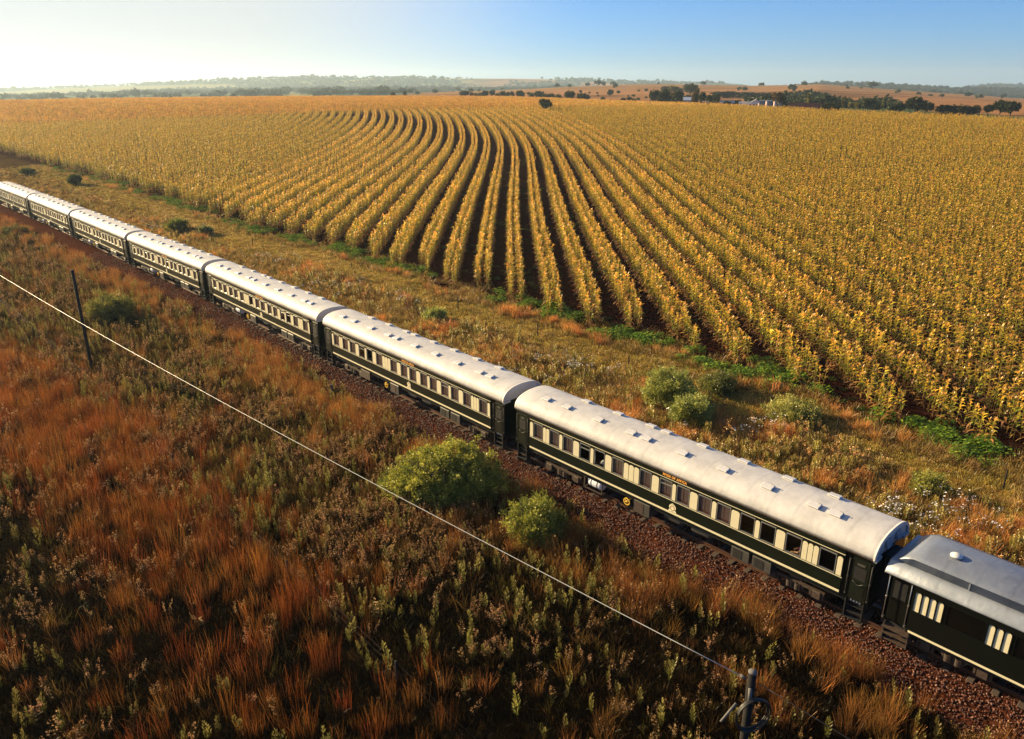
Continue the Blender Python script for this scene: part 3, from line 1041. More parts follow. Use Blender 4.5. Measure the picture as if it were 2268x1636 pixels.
for k in range(K0, K1 + 1):
    P = row_points(k, 0.33, 0.42)
    P = P[in_view(P[:, 0], P[:, 1])]
    Z = ground(P[:, 0], P[:, 1])
    pos = np.column_stack([P, Z])
    endness = smooth(5.0, 0.5, edge_off(P[:, 0], P[:, 1]))
    rz = RNG.uniform(0, 6.28, len(P)); sc = RNG.normal(1, 0.07, len(P)) * (1 - 0.16 * endness)
    tl_ = RNG.normal(0, 0.06, (len(P), 2))
    tn = tints(len(P))
    pick = RNG.integers(0, 100, len(P))
    V = []; Q = []; C = []; nv = 0
    near = P[:, 1] < 150
    def put(sel, src):
        global nv
        if not sel.any(): return
        v, q_, c_ = instance_mesh(src, pos[sel], rz[sel], sc[sel], tn[sel], tl_[sel])
        V.append(v); Q.append(q_ + nv); C.append(c_); nv += len(v)
    greenish = RNG.uniform(0, 1, len(P)) < 0.12 + 0.45 * endness + .4 * smooth(.52, .70, fbm(P[:, 0] / 9, P[:, 1] / 14, 73))
    for i, s in enumerate(MZ_NEAR): put(near & ~greenish & (pick % 8 == i), s)
    for i, s in enumerate(MZ_GREEN): put(near & greenish & (pick % 4 == i), s)
    for i, s in enumerate(MZ_MID): put(~near & (pick % 6 == i), s)
    me = np_mesh('maize_row', np.concatenate(V), np.concatenate(Q), np.concatenate(C), M['maize_row'])
    ro_ = link_mesh('maize_row', me)
    if k == 0: lab = 'straight double row of ripe golden maize pointing directly at the train'
    elif k < 0: lab = f'double row of ripe golden maize, {ORD[-k]} to the left of the straight middle row'
    else: lab = f'double row of ripe golden maize, {ORD[k]} to the right of the straight middle row'
    tag(ro_, lab, 'crop row', 'double rows of ripe maize fanning across the field')


def patch_plants(seed, n, size, leaves, ripe, H, tassel_c=TASSEL):
    r = random.Random(seed); V = []; Q = []; C = []; nv = 0
    for i in range(n):
        v, q_, c_ = maize_plant(seed * 50 + i, leaves, 2, ripe, H).arrays()
        a = r.uniform(0, 6.28)
        R_ = np.array([[math.cos(a), -math.sin(a), 0], [math.sin(a), math.cos(a), 0], [0, 0, 1]])
        v = v @ R_.T + np.array([r.uniform(-size, size), r.uniform(-size, size), 0])
        V.append(v); Q.append(q_ + nv); C.append(c_ * math.exp(r.gauss(0, .2))); nv += len(v)
    return np.concatenate(V), np.concatenate(Q), np.concatenate(C)


# the rest of the field, too dense to count: rows left and right of the fan
pp = []
for k in list(range(-75, K0)) + list(range(K1 + 1, 90)):
    P = row_points(k, 0.42, 0.60)
    if len(P) == 0: continue
    pp.append(P[in_view(P[:, 0], P[:, 1], 520)])
P = np.concatenate(pp)
n = len(P)
var = [np_mesh('maize_plant', *maize_plant(60 + i, 13, 3, 0.74 if i < 4 else 0.36).arrays(), M['maize']) for i in range(6)]
edgeg = smooth(6, 0.5, edge_off(P[:, 0], P[:, 1])) + .55 * smooth(.50, .70, fbm(P[:, 0] / 9, P[:, 1] / 14, 73))
pk = np.where(RNG.uniform(0, 1, n) < 0.12 + 0.5 * edgeg, RNG.integers(4, 6, n), RNG.integers(0, 4, n))
tag(scatter('maize_field', np.column_stack([P, ground(P[:, 0], P[:, 1])]), rand_rot(n, 0.06), RNG.normal(1.02, 0.11, n), pk, var, M['maize']),
    'dense ripe maize standing to both sides of the open rows', 'maize', kind='stuff')

# the far field behind the headland, browner and with its rows across the view
xs, ys = np.meshgrid(np.arange(-480, 480, 2.6), np.arange(285, 660, 2.6))
xs = xs.ravel() + RNG.uniform(-1, 1, xs.size); ys = ys.ravel() + RNG.uniform(-1, 1, ys.size)
px = 1133.5 + 1812 * xs / ys
ok = (ys > head_y(xs, ys) + 3.0) & (ys < np.interp(px, FAR_EDGE_PX, FAR_EDGE_Y) + 14) & (px > -420) & (px < 2690)
# the gap of the dirt road at the right end
gapd = np.abs((ys - 262) * 0.9 + (px - 2190) * 0.10)
ok &= ~((px > 2120) & (ys > 236) & (gapd < 9))
xs, ys = xs[ok], ys[ok]; px = px[ok]
fv = []
for i in range(4):
    v_, q_, c_ = patch_plants(5 + i, 9, 1.5, 7, 1.1, 2.2)
    fv.append(np_mesh('maize_patch', v_, q_, c_ * A3(0.97, 0.84, 0.66), M['maize']))
for i in range(3):
    v_, q_, c_ = patch_plants(15 + i, 9, 1.5, 7, 0.8, 2.2)
    fv.append(np_mesh('maize_patch', v_, q_, c_, M['maize']))
yel = smooth(1000, 1500, px + 160 * (fbm(xs / 30, ys / 30, 71) - .5)) + smooth(0.55, 0.75, fbm(xs / 40, ys / 16, 72)) * 0.3
pk = np.where(RNG.uniform(0, 1, len(xs)) < yel, RNG.integers(4, 7, len(xs)), RNG.integers(0, 4, len(xs)))
tag(scatter('far_maize_field', np.column_stack([xs, ys, ground(xs, ys)]), rand_rot(len(xs), 0.02), RNG.normal(1, 0.07, len(xs)), pk, fv, M['maize']),
    'orange brown ripe maize filling the rise behind the fanned rows', 'maize', kind='stuff')


# ---- wild plants
def grass_tuft(seed, n, h, spread, w, c0, c1, lean=0.25, var=0.35, segs=3, droop=(0.1, 0.9)):
    r = random.Random(seed); m = NM()
    for i in range(n):
        a = r.uniform(0, 6.28); rr_ = spread * math.sqrt(r.random())
        azi = r.uniform(0, 6.28) if r.random() < 0.5 else a + r.gauss(0, .6)
        L = h * r.uniform(0.55, 1.1)
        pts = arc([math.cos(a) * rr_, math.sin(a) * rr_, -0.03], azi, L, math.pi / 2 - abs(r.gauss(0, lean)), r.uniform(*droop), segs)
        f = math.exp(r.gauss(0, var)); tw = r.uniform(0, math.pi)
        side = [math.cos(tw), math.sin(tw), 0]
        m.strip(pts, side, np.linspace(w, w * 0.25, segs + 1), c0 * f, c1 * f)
    return m


def seedhead_weed(seed, stems, h, stemc, headc, headr, dens=10):
    r = random.Random(seed); m = NM()
    for i in range(stems):
        azi = r.uniform(0, 6.28); L = h * r.uniform(0.7, 1.1)
        pts = arc([r.gauss(0, .05), r.gauss(0, .05), 0], azi, L, math.pi / 2 - abs(r.gauss(0.12, 0.12)), r.uniform(0, .4), 3)
        tw = r.uniform(0, 3.14)
        m.strip(pts, [math.cos(tw), math.sin(tw), 0], [0.014, 0.012, 0.010, 0.008], stemc * 0.6, stemc)
        # leaves on the stem
        for j in range(6):
            t = r.uniform(0.1, 0.75); p = pts[0] + (pts[-1] - pts[0]) * t
            a2 = r.uniform(0, 6.28)
            lp = arc(p, a2, r.uniform(.08, .2), 0.7, 1.0, 2)
            m.strip(lp, [-math.sin(a2), math.cos(a2), 0], [0.012, 0.02, 0.004], stemc * 0.8, stemc * 1.2)
        # fluffy head: a plume along the top of the stem, narrower than tall
        k = dens
        tt = np.array([r.random() for _ in range(k)])
        top = pts[-1]; low = pts[-2]
        cen = low[None] * (1 - tt[:, None]) + top[None] * tt[:, None] + np.array([[r.gauss(0, headr * .6), r.gauss(0, headr * .6), r.gauss(headr * .3, headr * .4)] for _ in range(k)]) * (1.25 - tt[:, None] * .6)
        an = np.array([r.uniform(0, 6.28) for _ in range(k)]); el = np.array([r.uniform(-.7, .7) for _ in range(k)])
        s_ = np.array([[r.uniform(.010, .022)] for _ in range(k)])
        u = np.stack([np.cos(an), np.sin(an), el * 0], 1) * s_
        v = np.stack([-np.sin(an) * np.sin(el), np.cos(an) * np.sin(el), np.cos(el)], 1) * s_
        m.quads(cen, u, v, np.array([headc * math.exp(r.gauss(0, .25)) for _ in range(k)]))
    return m


def spike_weed(seed, h, c0, c1, n=46, stems=2, rad=0.055):
    r = random.Random(seed); m = NM()
    for s in range(stems):
        ox, oy = r.gauss(0, .07), r.gauss(0, .07); H = h * r.uniform(.75, 1.1); lx, ly = r.gauss(0, .05), r.gauss(0, .05)
        m.strip([[ox, oy, 0], [ox + lx * H, oy + ly * H, H]], [1, 0, 0], [.014, .008], c0 * .6, c0)
        t = np.array([r.random() for _ in range(n)]); a = np.array([r.uniform(0, 6.28) for _ in range(n)])
        z = H * (0.30 + 0.72 * t)
        rr_ = rad * np.sin(np.clip(t, 0.03, 1) * math.pi * 0.95 + 0.08) + 0.012
        cen = np.stack([ox + lx * z + np.cos(a) * rr_, oy + ly * z + np.sin(a) * rr_, z], 1)
        out_ = np.stack([np.cos(a), np.sin(a), np.full(n, 1.3)], 1); out_ /= np.linalg.norm(out_, axis=1)[:, None]
        sd = np.stack([-np.sin(a), np.cos(a), np.zeros(n)], 1)
        col = np.array([mixc(c0, c1, x) * math.exp(r.gauss(0, .2)) for x in t])
        m.leaves(cen, sd * 0.016, out_ * 0.055, col)
    return m


def broad_weed(seed, n, h, rad, c0, c1, ls=0.09):
    r = random.Random(seed); m = NM()
    a = np.array([r.uniform(0, 6.28) for _ in range(n)]); q_ = np.array([math.sqrt(r.random()) for _ in range(n)])
    z = np.array([r.uniform(.25, 1) for _ in range(n)]) * h * (1 - 0.4 * q_ ** 2)
    cen = np.stack([np.cos(a) * q_ * rad, np.sin(a) * q_ * rad, z], 1)
    b = np.array([r.uniform(0, 6.28) for _ in range(n)]); el = np.array([r.uniform(-.5, .5) for _ in range(n)])
    v = np.stack([np.cos(b) * np.cos(el), np.sin(b) * np.cos(el), np.sin(el)], 1) * ls
    u = np.stack([-np.sin(b), np.cos(b), np.array([r.uniform(-.3, .3) for _ in range(n)])], 1) * ls * 0.55
    col = np.array([mixc(c0, c1, r.random()) * math.exp(r.gauss(0, .15)) for _ in range(n)])
    m.leaves(cen, u, v, col)
    for i in range(5):
        a_ = r.uniform(0, 6.28)
        m.strip([[0, 0, 0], [math.cos(a_) * rad * .6, math.sin(a_) * rad * .6, h * .8]], [0, 1, 0], [.015, .008], c0 * .5, c0)
    return m


def flower_weed(seed, stems, h, stemc, petal):
    r = random.Random(seed); m = NM()
    for i in range(stems):
        azi = r.uniform(0, 6.28)
        pts = arc([r.gauss(0, .1), r.gauss(0, .1), 0], azi, h * r.uniform(.7, 1.1), 1.35, .3, 2)
        m.strip(pts, [1, 0, 0], [.012, .01, .006], stemc * .6, stemc)
        for j in range(5):
            p = pts[1] + (pts[2] - pts[1]) * r.random(); a2 = r.uniform(0, 6.28)
            m.strip(arc(p, a2, .12, .8, .9, 2), [-math.sin(a2), math.cos(a2), 0], [.012, .02, .004], stemc, stemc * 1.2)
        k = r.choice((1, 1, 2, 3))
        cen = pts[-1][None] + np.array([[r.gauss(0, .05), r.gauss(0, .05), r.gauss(0, .03)] for _ in range(k)])
        for cc in cen:
            a2 = r.uniform(0, 6.28)
            u = np.array([[math.cos(a2), math.sin(a2), .25]]) * .03; v = np.array([[-math.sin(a2), math.cos(a2), .35]]) * .03
            m.quads(cc[None], u, v, petal[None])
    return m


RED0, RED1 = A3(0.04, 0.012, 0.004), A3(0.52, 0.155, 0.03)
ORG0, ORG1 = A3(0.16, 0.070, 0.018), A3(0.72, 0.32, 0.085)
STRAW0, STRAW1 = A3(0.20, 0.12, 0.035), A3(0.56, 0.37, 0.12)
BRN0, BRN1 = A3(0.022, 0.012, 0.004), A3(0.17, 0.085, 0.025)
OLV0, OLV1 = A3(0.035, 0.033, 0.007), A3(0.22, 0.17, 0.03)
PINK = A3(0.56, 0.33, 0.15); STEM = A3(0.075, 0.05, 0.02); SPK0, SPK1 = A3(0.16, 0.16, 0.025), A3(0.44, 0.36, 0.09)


def meshes(fn, n, mat='grass', **kw):
    return [fn(i, **kw).mesh('plant', M[mat]) for i in range(n)]


def cand(n, xlo, xhi, ylo, yhi):
    X = RNG.uniform(xlo, xhi, n); Y = RNG.uniform(ylo, yhi, n)
    return X, Y


def veld_points(n, ymax, falloff=30.0, side=-1):
    """random places on the camera side (-1) or the maize side (+1) of the line, thinned with distance"""
    n = int(n * 1.14)
    out_x = []; out_y = []; got = 0
    for _ in range(40):
        Y = 9 + (ymax - 9) * RNG.uniform(0, 1, n) ** 0.75
        X = RNG.uniform(-.80, .80, n) * (Y + 9)
        r_ = np.hypot(X, Y)
        k = RNG.uniform(0, 1, n) < np.clip(falloff / r_, 0, 1) ** 1.1
        d, al = track_dist(X, Y)
        if side < 0: k &= (d < -2.45 + 1.5 * (vnoise(X / 1.5, Y / 1.5, 81) - .6))
        else: k &= (d > 2.6) & (edge_off(X, Y) < 1.0)
        px, py = to_photo(X, Y, ground(X, Y))
        k &= (px > -320) & (px < 2590) & (py < 1830)
        out_x.append(X[k]); out_y.append(Y[k]); got += k.sum()
        if got >= n: break
    X = np.concatenate(out_x)[:n]; Y = np.concatenate(out_y)[:n]
    return X, Y


BUSHES = []          # (x, y, radius): filled below, plants stay out of the crowns


def put_plants(name, X, Y, keep, sc, variants, label, cat, tilt=0.1, lo=0, hi=None):
    X = X[keep]; Y = Y[keep]; sc = sc[keep] if hasattr(sc, '__len__') else np.full(len(X), sc)
    o = scatter(name, np.column_stack([X, Y, ground(X, Y) - 0.02]), rand_rot(len(X), tilt), sc * np.exp(RNG.normal(0, .16, len(X))),
                RNG.integers(0, len(variants), len(X)), variants, None)
    tag(o, label, cat, kind='stuff')
    return o


def photo_of(X, Y):
    return to_photo(X, Y, ground(X, Y))


def redness(X, Y):
    """where the tall red grass grows on the camera side"""
    px, py = photo_of(X, Y)
    n_ = fbm(X / 6.0, Y / 6.0, 91)
    band = np.interp(py, [500, 780, 900, 1000, 1200, 1400, 1700], [60, 40, 80, 170, 330, 560, 820])
    wid = np.interp(py, [500, 780, 1000, 1400, 1700], [90, 130, 210, 270, 300])
    z = np.exp(-((px - band) / wid) ** 2) * smooth(640, 960, py)
    return np.clip(z * 1.3 + (n_ - .5) * 1.1, 0, 1)


def painted_gloom(X, Y):
    """painted dimming: pale plants thin out for near-black grass towards the lower frame edge"""
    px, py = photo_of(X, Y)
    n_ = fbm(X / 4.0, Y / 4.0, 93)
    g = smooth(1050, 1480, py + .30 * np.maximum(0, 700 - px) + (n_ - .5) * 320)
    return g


# camera side of the line
X, Y = veld_points(30000, 125, 34)
rd = redness(X, Y)
put_plants('veld_undergrowth', X, Y, RNG.uniform(0, 1, len(X)) < 0.9 - .7 * painted_gloom(X, Y), 1.0,
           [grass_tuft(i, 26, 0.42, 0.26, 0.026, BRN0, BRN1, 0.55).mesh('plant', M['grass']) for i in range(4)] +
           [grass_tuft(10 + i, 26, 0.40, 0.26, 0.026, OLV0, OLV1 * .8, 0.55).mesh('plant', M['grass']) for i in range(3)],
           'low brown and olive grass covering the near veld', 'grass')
X, Y = veld_points(26000, 70, 28)  # near-black blades put the lower-edge dimming into the plant colour
put_plants('dark_grass', X, Y, RNG.uniform(0, 1, len(X)) < painted_gloom(X, Y) * .9, 1.0,
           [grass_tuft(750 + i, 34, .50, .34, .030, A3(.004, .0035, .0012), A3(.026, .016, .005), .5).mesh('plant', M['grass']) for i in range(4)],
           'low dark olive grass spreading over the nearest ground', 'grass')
X, Y = veld_points(17000, 125, 34)
rd = redness(X, Y)
put_plants('red_grass', X, Y, RNG.uniform(0, 1, len(X)) < np.clip(rd * 0.95 - 0.16, 0, .62) * (1 - .86 * painted_gloom(X, Y)), 1.0,
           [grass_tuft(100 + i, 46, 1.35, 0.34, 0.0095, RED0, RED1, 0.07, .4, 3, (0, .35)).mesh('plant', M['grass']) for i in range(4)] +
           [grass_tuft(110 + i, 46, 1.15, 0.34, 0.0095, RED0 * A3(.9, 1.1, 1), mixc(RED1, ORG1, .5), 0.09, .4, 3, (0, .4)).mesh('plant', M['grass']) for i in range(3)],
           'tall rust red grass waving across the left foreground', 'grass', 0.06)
X, Y = veld_points(23000, 125, 34)
rd = redness(X, Y)
pat = fbm(X / 4.0, Y / 4.0, 95)
put_plants('seedhead_weeds', X, Y, RNG.uniform(0, 1, len(X)) < np.clip(0.40 - rd * 0.42 + (pat - .5) * 1.9, 0.03, .8) * (1 - .86 * painted_gloom(X, Y)), 1.0,
           [seedhead_weed(200 + i, 4, 1.0, STEM, PINK, 0.050, 15).mesh('plant', M['grass']) for i in range(5)] +
           [seedhead_weed(210 + i, 3, 0.85, STEM * A3(.8, 1.2, 1), PINK * A3(.75, .72, .60), 0.045, 14).mesh('plant', M['grass']) for i in range(3)],
           'pinkish dry seedhead weeds crowding the near veld', 'weeds', 0.1)
X, Y = veld_points(14000, 125, 34)
rd = redness(X, Y); pat = fbm(X / 3.0, Y / 3.0, 96)
put_plants('veld_grass', X, Y, RNG.uniform(0, 1, len(X)) < np.clip(.75 - rd * .5 + (pat - .5) * 1.2, 0, 1) * (1 - .85 * painted_gloom(X, Y)), 1.0,
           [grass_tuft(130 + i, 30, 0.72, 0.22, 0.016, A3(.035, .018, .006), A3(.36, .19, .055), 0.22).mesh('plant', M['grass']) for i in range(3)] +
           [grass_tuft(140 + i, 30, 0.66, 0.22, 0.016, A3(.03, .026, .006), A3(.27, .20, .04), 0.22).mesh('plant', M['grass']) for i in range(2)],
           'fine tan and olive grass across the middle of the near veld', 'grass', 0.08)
X, Y = veld_points(9000, 110, 34)
rd = redness(X, Y); pat = fbm(X / 7.0, Y / 7.0, 97)
px_, py_ = photo_of(X, Y)
put_plants('spike_weeds', X, Y, RNG.uniform(0, 1, len(X)) < np.clip(0.15 + smooth(.48, .66, pat) * .7 - rd * .5 + smooth(450, 700, px_) * smooth(1100, 800, py_) * .35 + .10, 0.0, 1) * (1 - .75 * painted_gloom(X, Y)), 1.0,
           [spike_weed(300 + i, 1.05, SPK0, SPK1).mesh('plant', M['grass']) for i in range(5)],
           'yellow green spiky weeds standing among the seedheads', 'weeds', 0.08)
# orange tufts along the ballast
X, Y = veld_points(26000, 130, 40)
d, al = track_dist(X, Y)
pat = fbm(al / 3.2, d / 1.6, 98)
put_plants('orange_grass_tufts', X, Y, (RNG.uniform(0, 1, len(X)) < np.clip(smooth(-7.6, -4.6, d) * smooth(.43, .56, pat) * 0.98 + (fbm(X / 2.2, Y / 2.2, 99) > .70) * .25, 0, 1) * (1 - .75 * painted_gloom(X, Y))), 1.0,
           [grass_tuft(400 + i, 56, 1.08, 0.24, 0.010, ORG0, ORG1, 0.17, .4, 3, (0, .6)).mesh('plant', M['grass']) for i in range(5)],
           'orange grass tufts along the edge of the ballast', 'grass', 0.08)

# maize side of the line
X, Y = veld_points(42000, 190, 60, +1)
off = edge_off(X, Y); d, al = track_dist(X, Y)
onpath = smooth(-8.8, -7.6, off) * smooth(-3.0, -4.0, off)
pat = fbm(X / 5.0, Y / 5.0, 101)
put_plants('verge_grass', X, Y, RNG.uniform(0, 1, len(X)) < 0.95 - 0.88 * onpath - .8 * smooth(-2.2, -1.0, off), 1.0,
           [grass_tuft(500 + i, 26, 0.48, 0.28, 0.026, BRN0 * 1.5, BRN1 * A3(1.9, 2.0, 1.6), 0.5).mesh('plant', M['verge']) for i in range(3)] +
           [grass_tuft(510 + i, 26, 0.46, 0.28, 0.026, OLV0 * 1.3, OLV1 * 1.45, 0.5).mesh('plant', M['verge']) for i in range(3)] +
           [grass_tuft(520 + i, 26, 0.55, 0.28, 0.024, STRAW0, STRAW1, 0.5).mesh('plant', M['verge']) for i in range(2)],
           'yellow brown grass on the verge between train and maize', 'grass')
X, Y = veld_points(46000, 190, 70, +1)
off = edge_off(X, Y)
put_plants('track_turf', X, Y, RNG.uniform(0, 1, len(X)) < smooth(-9.5, -7.6, off) * smooth(-2.0, -3.2, off), 1.0,
           [grass_tuft(530 + i, 30, 0.20, 0.38, 0.022, OLV0 * 2.2, A3(0.62, 0.42, 0.085) if i < 3 else A3(0.40, 0.36, 0.06), 0.55).mesh('plant', M['verge']) for i in range(4)],
           'short yellow turf on the grassy field track', 'grass')
X, Y = veld_points(15000, 190, 60, +1)
off = edge_off(X, Y); d, al = track_dist(X, Y)
pat = fbm(X / 3.4, Y / 3.4, 103)
put_plants('verge_orange_grass', X, Y, (RNG.uniform(0, 1, len(X)) < smooth(.60, .70, pat) * .8 * (1 - smooth(-8.2, -7.2, off) * smooth(-3, -4, off)) * smooth(-1.5, -3, off)), 1.0,
           [grass_tuft(540 + i, 40, 0.85, 0.24, 0.018, ORG0, ORG1, 0.25).mesh('plant', M['verge']) for i in range(4)],
           'orange grass tufts scattered on the verge', 'grass', 0.1)
X, Y = veld_points(14000, 150, 60, +1)
off = edge_off(X, Y); pat = fbm(X / 4.5, Y / 4.5, 105)
put_plants('verge_weeds', X, Y, (RNG.uniform(0, 1, len(X)) < (0.10 + smooth(.48, .64, pat) * .38) * smooth(-6.5, -8.5, off)), 1.0,
           [spike_weed(600 + i, 0.85, SPK0, SPK1 * A3(.95, .85, .8), 60, 3, 0.06).mesh('plant', M['verge']) for i in range(3)] +
           [seedhead_weed(610 + i, 5, 0.8, STEM * 1.4, PINK * A3(1.1, 1.05, .8), 0.07, 10).mesh('plant', M['verge']) for i in range(2)],
           'yellow green weeds on the verge behind the train', 'weeds')
X, Y = veld_points(9000, 120, 60, +1)
off = edge_off(X, Y); pat = fbm(X / 5.5, Y / 5.5, 107)
put_plants('wild_flowers', X, Y, (RNG.uniform(0, 1, len(X)) < smooth(.52, .66, pat) * .22 * smooth(-6.5, -8.5, off)), 1.0,
           [flower_weed(650 + i, 7, 0.85, A3(.14, .13, .03), A3(.95, .92, .95)).mesh('plant', M['verge']) for i in range(3)],
           'small white wild flowers dotting the verge behind the train', 'flowers')
# fallen straw
X, Y = veld_points(5200, 110, 60, +1)
off = edge_off(X, Y); pat = fbm(X / 4.0, Y / 4.0, 109)
put_plants('fallen_straw', X, Y, (RNG.uniform(0, 1, len(X)) < smooth(.50, .60, pat) * .9 * smooth(-7.5, -9, off)), 1.0,
           [grass_tuft(660 + i, 26, 1.05, 0.25, 0.018, STRAW0 * .9, STRAW1, 1.15, .3).mesh('plant', M['verge']) for i in range(4)],
           'fallen pale straw lying across the verge', 'straw')
# leafy green weeds along the foot of the maize
X, Y = veld_points(30000, 190, 70, +1)
off = edge_off(X, Y); pat = fbm(X / 2.4, Y / 2.4, 111)
g_ = smooth(-3.2, -2.0, off) * (off < .6)
put_plants('leafy_weeds', X, Y, (RNG.uniform(0, 1, len(X)) < g_ * smooth(.50, .59, pat) * .45), 1.0,
           [broad_weed(700 + i, 60, 0.60, 0.55, A3(.05, .11, .012), A3(.17, .24, .025), .11).mesh('plant', M['bush']) for i in range(5)],
           'bright green leafy weeds along the foot of the maize', 'weeds')
# low weeds between the open rows
xs = RNG.uniform(-50, 35, 9000); ys = RNG.uniform(40, 190, 9000)
ok = (edge_off(xs, ys) > 0) & (fbm(xs / 2.5, ys / 6, 113) > .56)
put_plants('field_weeds', xs, ys, ok, 0.8, [broad_weed(720 + i, 40, 0.28, 0.4, A3(.03, .06, .01), A3(.07, .12, .015), .07).mesh('plant', M['bush']) for i in range(3)],
           'low dark weeds on the soil between the maize rows', 'weeds')

# ------------------------------------------------------------------ train
CX, CYN = 8.4, 1.45        # shifts coach measurements to its own centre


def mb2(parts, name, mats, parent=None):
    """one mesh from several MB pieces with a material each"""
    v = []; f = []; mi = []; sm = []
    for k, m in enumerate(parts):
        n = len(v); v += m.v; f += [tuple(i + n for i in fc) for fc in m.f]; mi += [k] * len(m.f); sm += m.smooth
    me = bpy.data.meshes.new(name); me.from_pydata(v, [], f)
    for mt in mats: me.materials.append(mt)
    me.polygons.foreach_set('material_index', mi); me.polygons.foreach_set('use_smooth', sm); me.update()
    return me


class CB(MB):
    """builder in coach measurements: x along, n from the near side, z above rail"""
    def cbox(s, x0, x1, n0, n1, z0, z1): return s.box(x0 - CX, x1 - CX, n0 - CYN, n1 - CYN, z0, z1)
    def ctube(s, pts, r, n=6): return s.tube([(x - CX, y - CYN, z) for x, y, z in pts], r, n)


CACHE = {}


def part(name, key, fn, mat, parent, loc=(0, 0, 0)):
    """a part whose mesh is shared between repeats"""
    if key not in CACHE:
        r = fn()
        CACHE[key] = r if isinstance(r, bpy.types.Mesh) else r.mesh(name, mat)
    return link_mesh(name, CACHE[key], parent, loc)


def roof_profile(w=2.94, z0=3.2, h=0.80, p=2.4, n=28):
    o = []
    for i in range(n + 1):
        t = math.pi * (1 - i / n)
        c, s_ = math.cos(t), math.sin(t)
        o.append((math.copysign(abs(c) ** (2 / p), c) * w / 2, z0 + h * abs(s_) ** (2 / p)))
    return o


def loft_x(m, secs, smooth_=True, cap=True):
    """secs: list of (x, outline[(y,z)])"""
    k = len(secs[0][1]); b = len(m.v)
    for x, o in secs:
        for y, z in o: m.v.append((x, y, z))
    for i in range(len(secs) - 1):
        for j in range(k - 1):
            m.f.append((b + i * k + j, b + (i + 1) * k + j, b + (i + 1) * k + j + 1, b + i * k + j + 1)); m.smooth.append(smooth_)
        m.f.append((b + i * k + k - 1, b + (i + 1) * k + k - 1, b + (i + 1) * k, b + i * k)); m.smooth.append(False)
    if cap:
        m.f.append(tuple(b + j for j in range(k))); m.smooth.append(False)
        e = b + (len(secs) - 1) * k
        m.f.append(tuple(e + j for j in range(k - 1, -1, -1))); m.smooth.append(False)
    return m


WIN = [(0.29, 0.97), (1.47, 2.13), (2.43, 3.09), (3.57, 4.23), (4.52, 5.18), (5.66, 6.32), (7.30, 7.96), (8.44, 9.10), (9.37, 10.03), (10.48, 11.14),
       (11.42, 12.08), (12.54, 13.20), (13.46, 14.12), (14.57, 15.23), (15.96, 16.62)]
PAN = [(0.03, 0.24), (1.00, 1.20), (1.225, 1.43), (2.165, 2.37), (3.13, 3.51), (4.27, 4.46), (5.215, 5.60), (6.36, 6.635), (6.665, 6.94), (6.97, 7.25), (8.0, 8.38), (9.125, 9.31),
       (10.06, 10.44), (11.175, 11.385), (12.11, 12.49), (13.225, 13.42), (14.155, 14.53), (15.265, 15.475), (15.50, 15.695), (15.72, 15.92), (16.665, 16.865)]
VENT_N = [0.44, 1.90, 4.03, 6.05, 6.96, 8.97, 11.05, 13.14, 15.13, 16.0]
VENT_F = [2.09, 4.23, 6.25, 7.16, 9.18, 11.27, 13.38, 15.35]
ZW0, ZW1 = 1.97, 2.83


def text_mesh(txt, size, name):
    cu = bpy.data.curves.new(name, 'FONT'); cu.body = txt; cu.size = size; cu.align_x = 'CENTER'; cu.align_y = 'CENTER'; cu.extrude = 0.004
    cu.space_character = 1.15; cu.offset = 0.006
    o = bpy.data.objects.new(name, cu); COL.objects.link(o)
    bpy.context.view_layer.update()
    me = bpy.data.meshes.new_from_object(o.evaluated_get(bpy.context.evaluated_depsgraph_get()))
    bpy.data.objects.remove(o); bpy.data.curves.remove(cu)
    me.transform(Matrix.Rotation(math.pi / 2, 4, 'X'))
    return me


LETTERS = text_mesh('PRIDE OF AFRICA', 0.165, 'lettering')
_xs = [v.co.x for v in LETTERS.vertices]
_w = max(_xs) - min(_xs)
for v in LETTERS.vertices: v.co.x *= 1.28 / _w
LETTERS.materials.clear(); LETTERS.materials.append(M['gold'])


def crest_mesh():
    a = MB()
    o = []
    # pointed dome over a spreading foot
    for x, z in [(-0.22, -0.24), (-0.20, -0.13), (-0.13, -0.07), (-0.185, 0.0), (-0.17, 0.10), (-0.10, 0.18), (0.0, 0.25), (0.10, 0.18), (0.17, 0.10), (0.185, 0.0), (0.13, -0.07), (0.20, -0.13), (0.22, -0.24), (0.12, -0.20), (0, -0.19), (-0.12, -0.20)]:
        o.append((x, z))
    a.prism_y(o, -0.010, -0.002)
    b = MB(); b.ring((0, 0.0), 0.135, 0.135, 0.045, -0.014, -0.0105, 20)
    c = MB()
    for i in range(8):
        t = i * math.pi / 4 + .2
        c.box(0.112 * math.cos(t) - .016, 0.112 * math.cos(t) + .016, -0.018, -0.0145, 0.112 * math.sin(t) - .016, 0.112 * math.sin(t) + .016)
    for x in (-0.13, -0.045, 0.045, 0.13): c.box(x - .025, x + .025, -0.014, -0.0105, -0.19 - abs(x) * .15, -0.165 - abs(x) * .15)
    for x, z in ((-.05, .19), (.05, .19), (0, .215)): c.box(x - .018, x + .018, -0.014, -0.0105, z - .012, z + .012)
    return mb2([a, b, c], 'crest', [M['crest'], M['crestpink'], M['crestgreen']])


def panel_mb(wd, h, r):
    o = []
    r = min(r, wd / 2 - 0.002)
    for i in range(7):
        t = math.pi - i * math.pi / 12; o.append((-wd / 2 + r + r * math.cos(t), h - r + r * math.sin(t)))
    for i in range(7):
        t = math.pi / 2 - i * math.pi / 12; o.append((wd / 2 - r + r * math.cos(t), h - r + r * math.sin(t)))
    o += [(wd / 2, 0), (-wd / 2, 0)]
    m = MB(); m.prism_y(o, -0.012, -0.001); return m


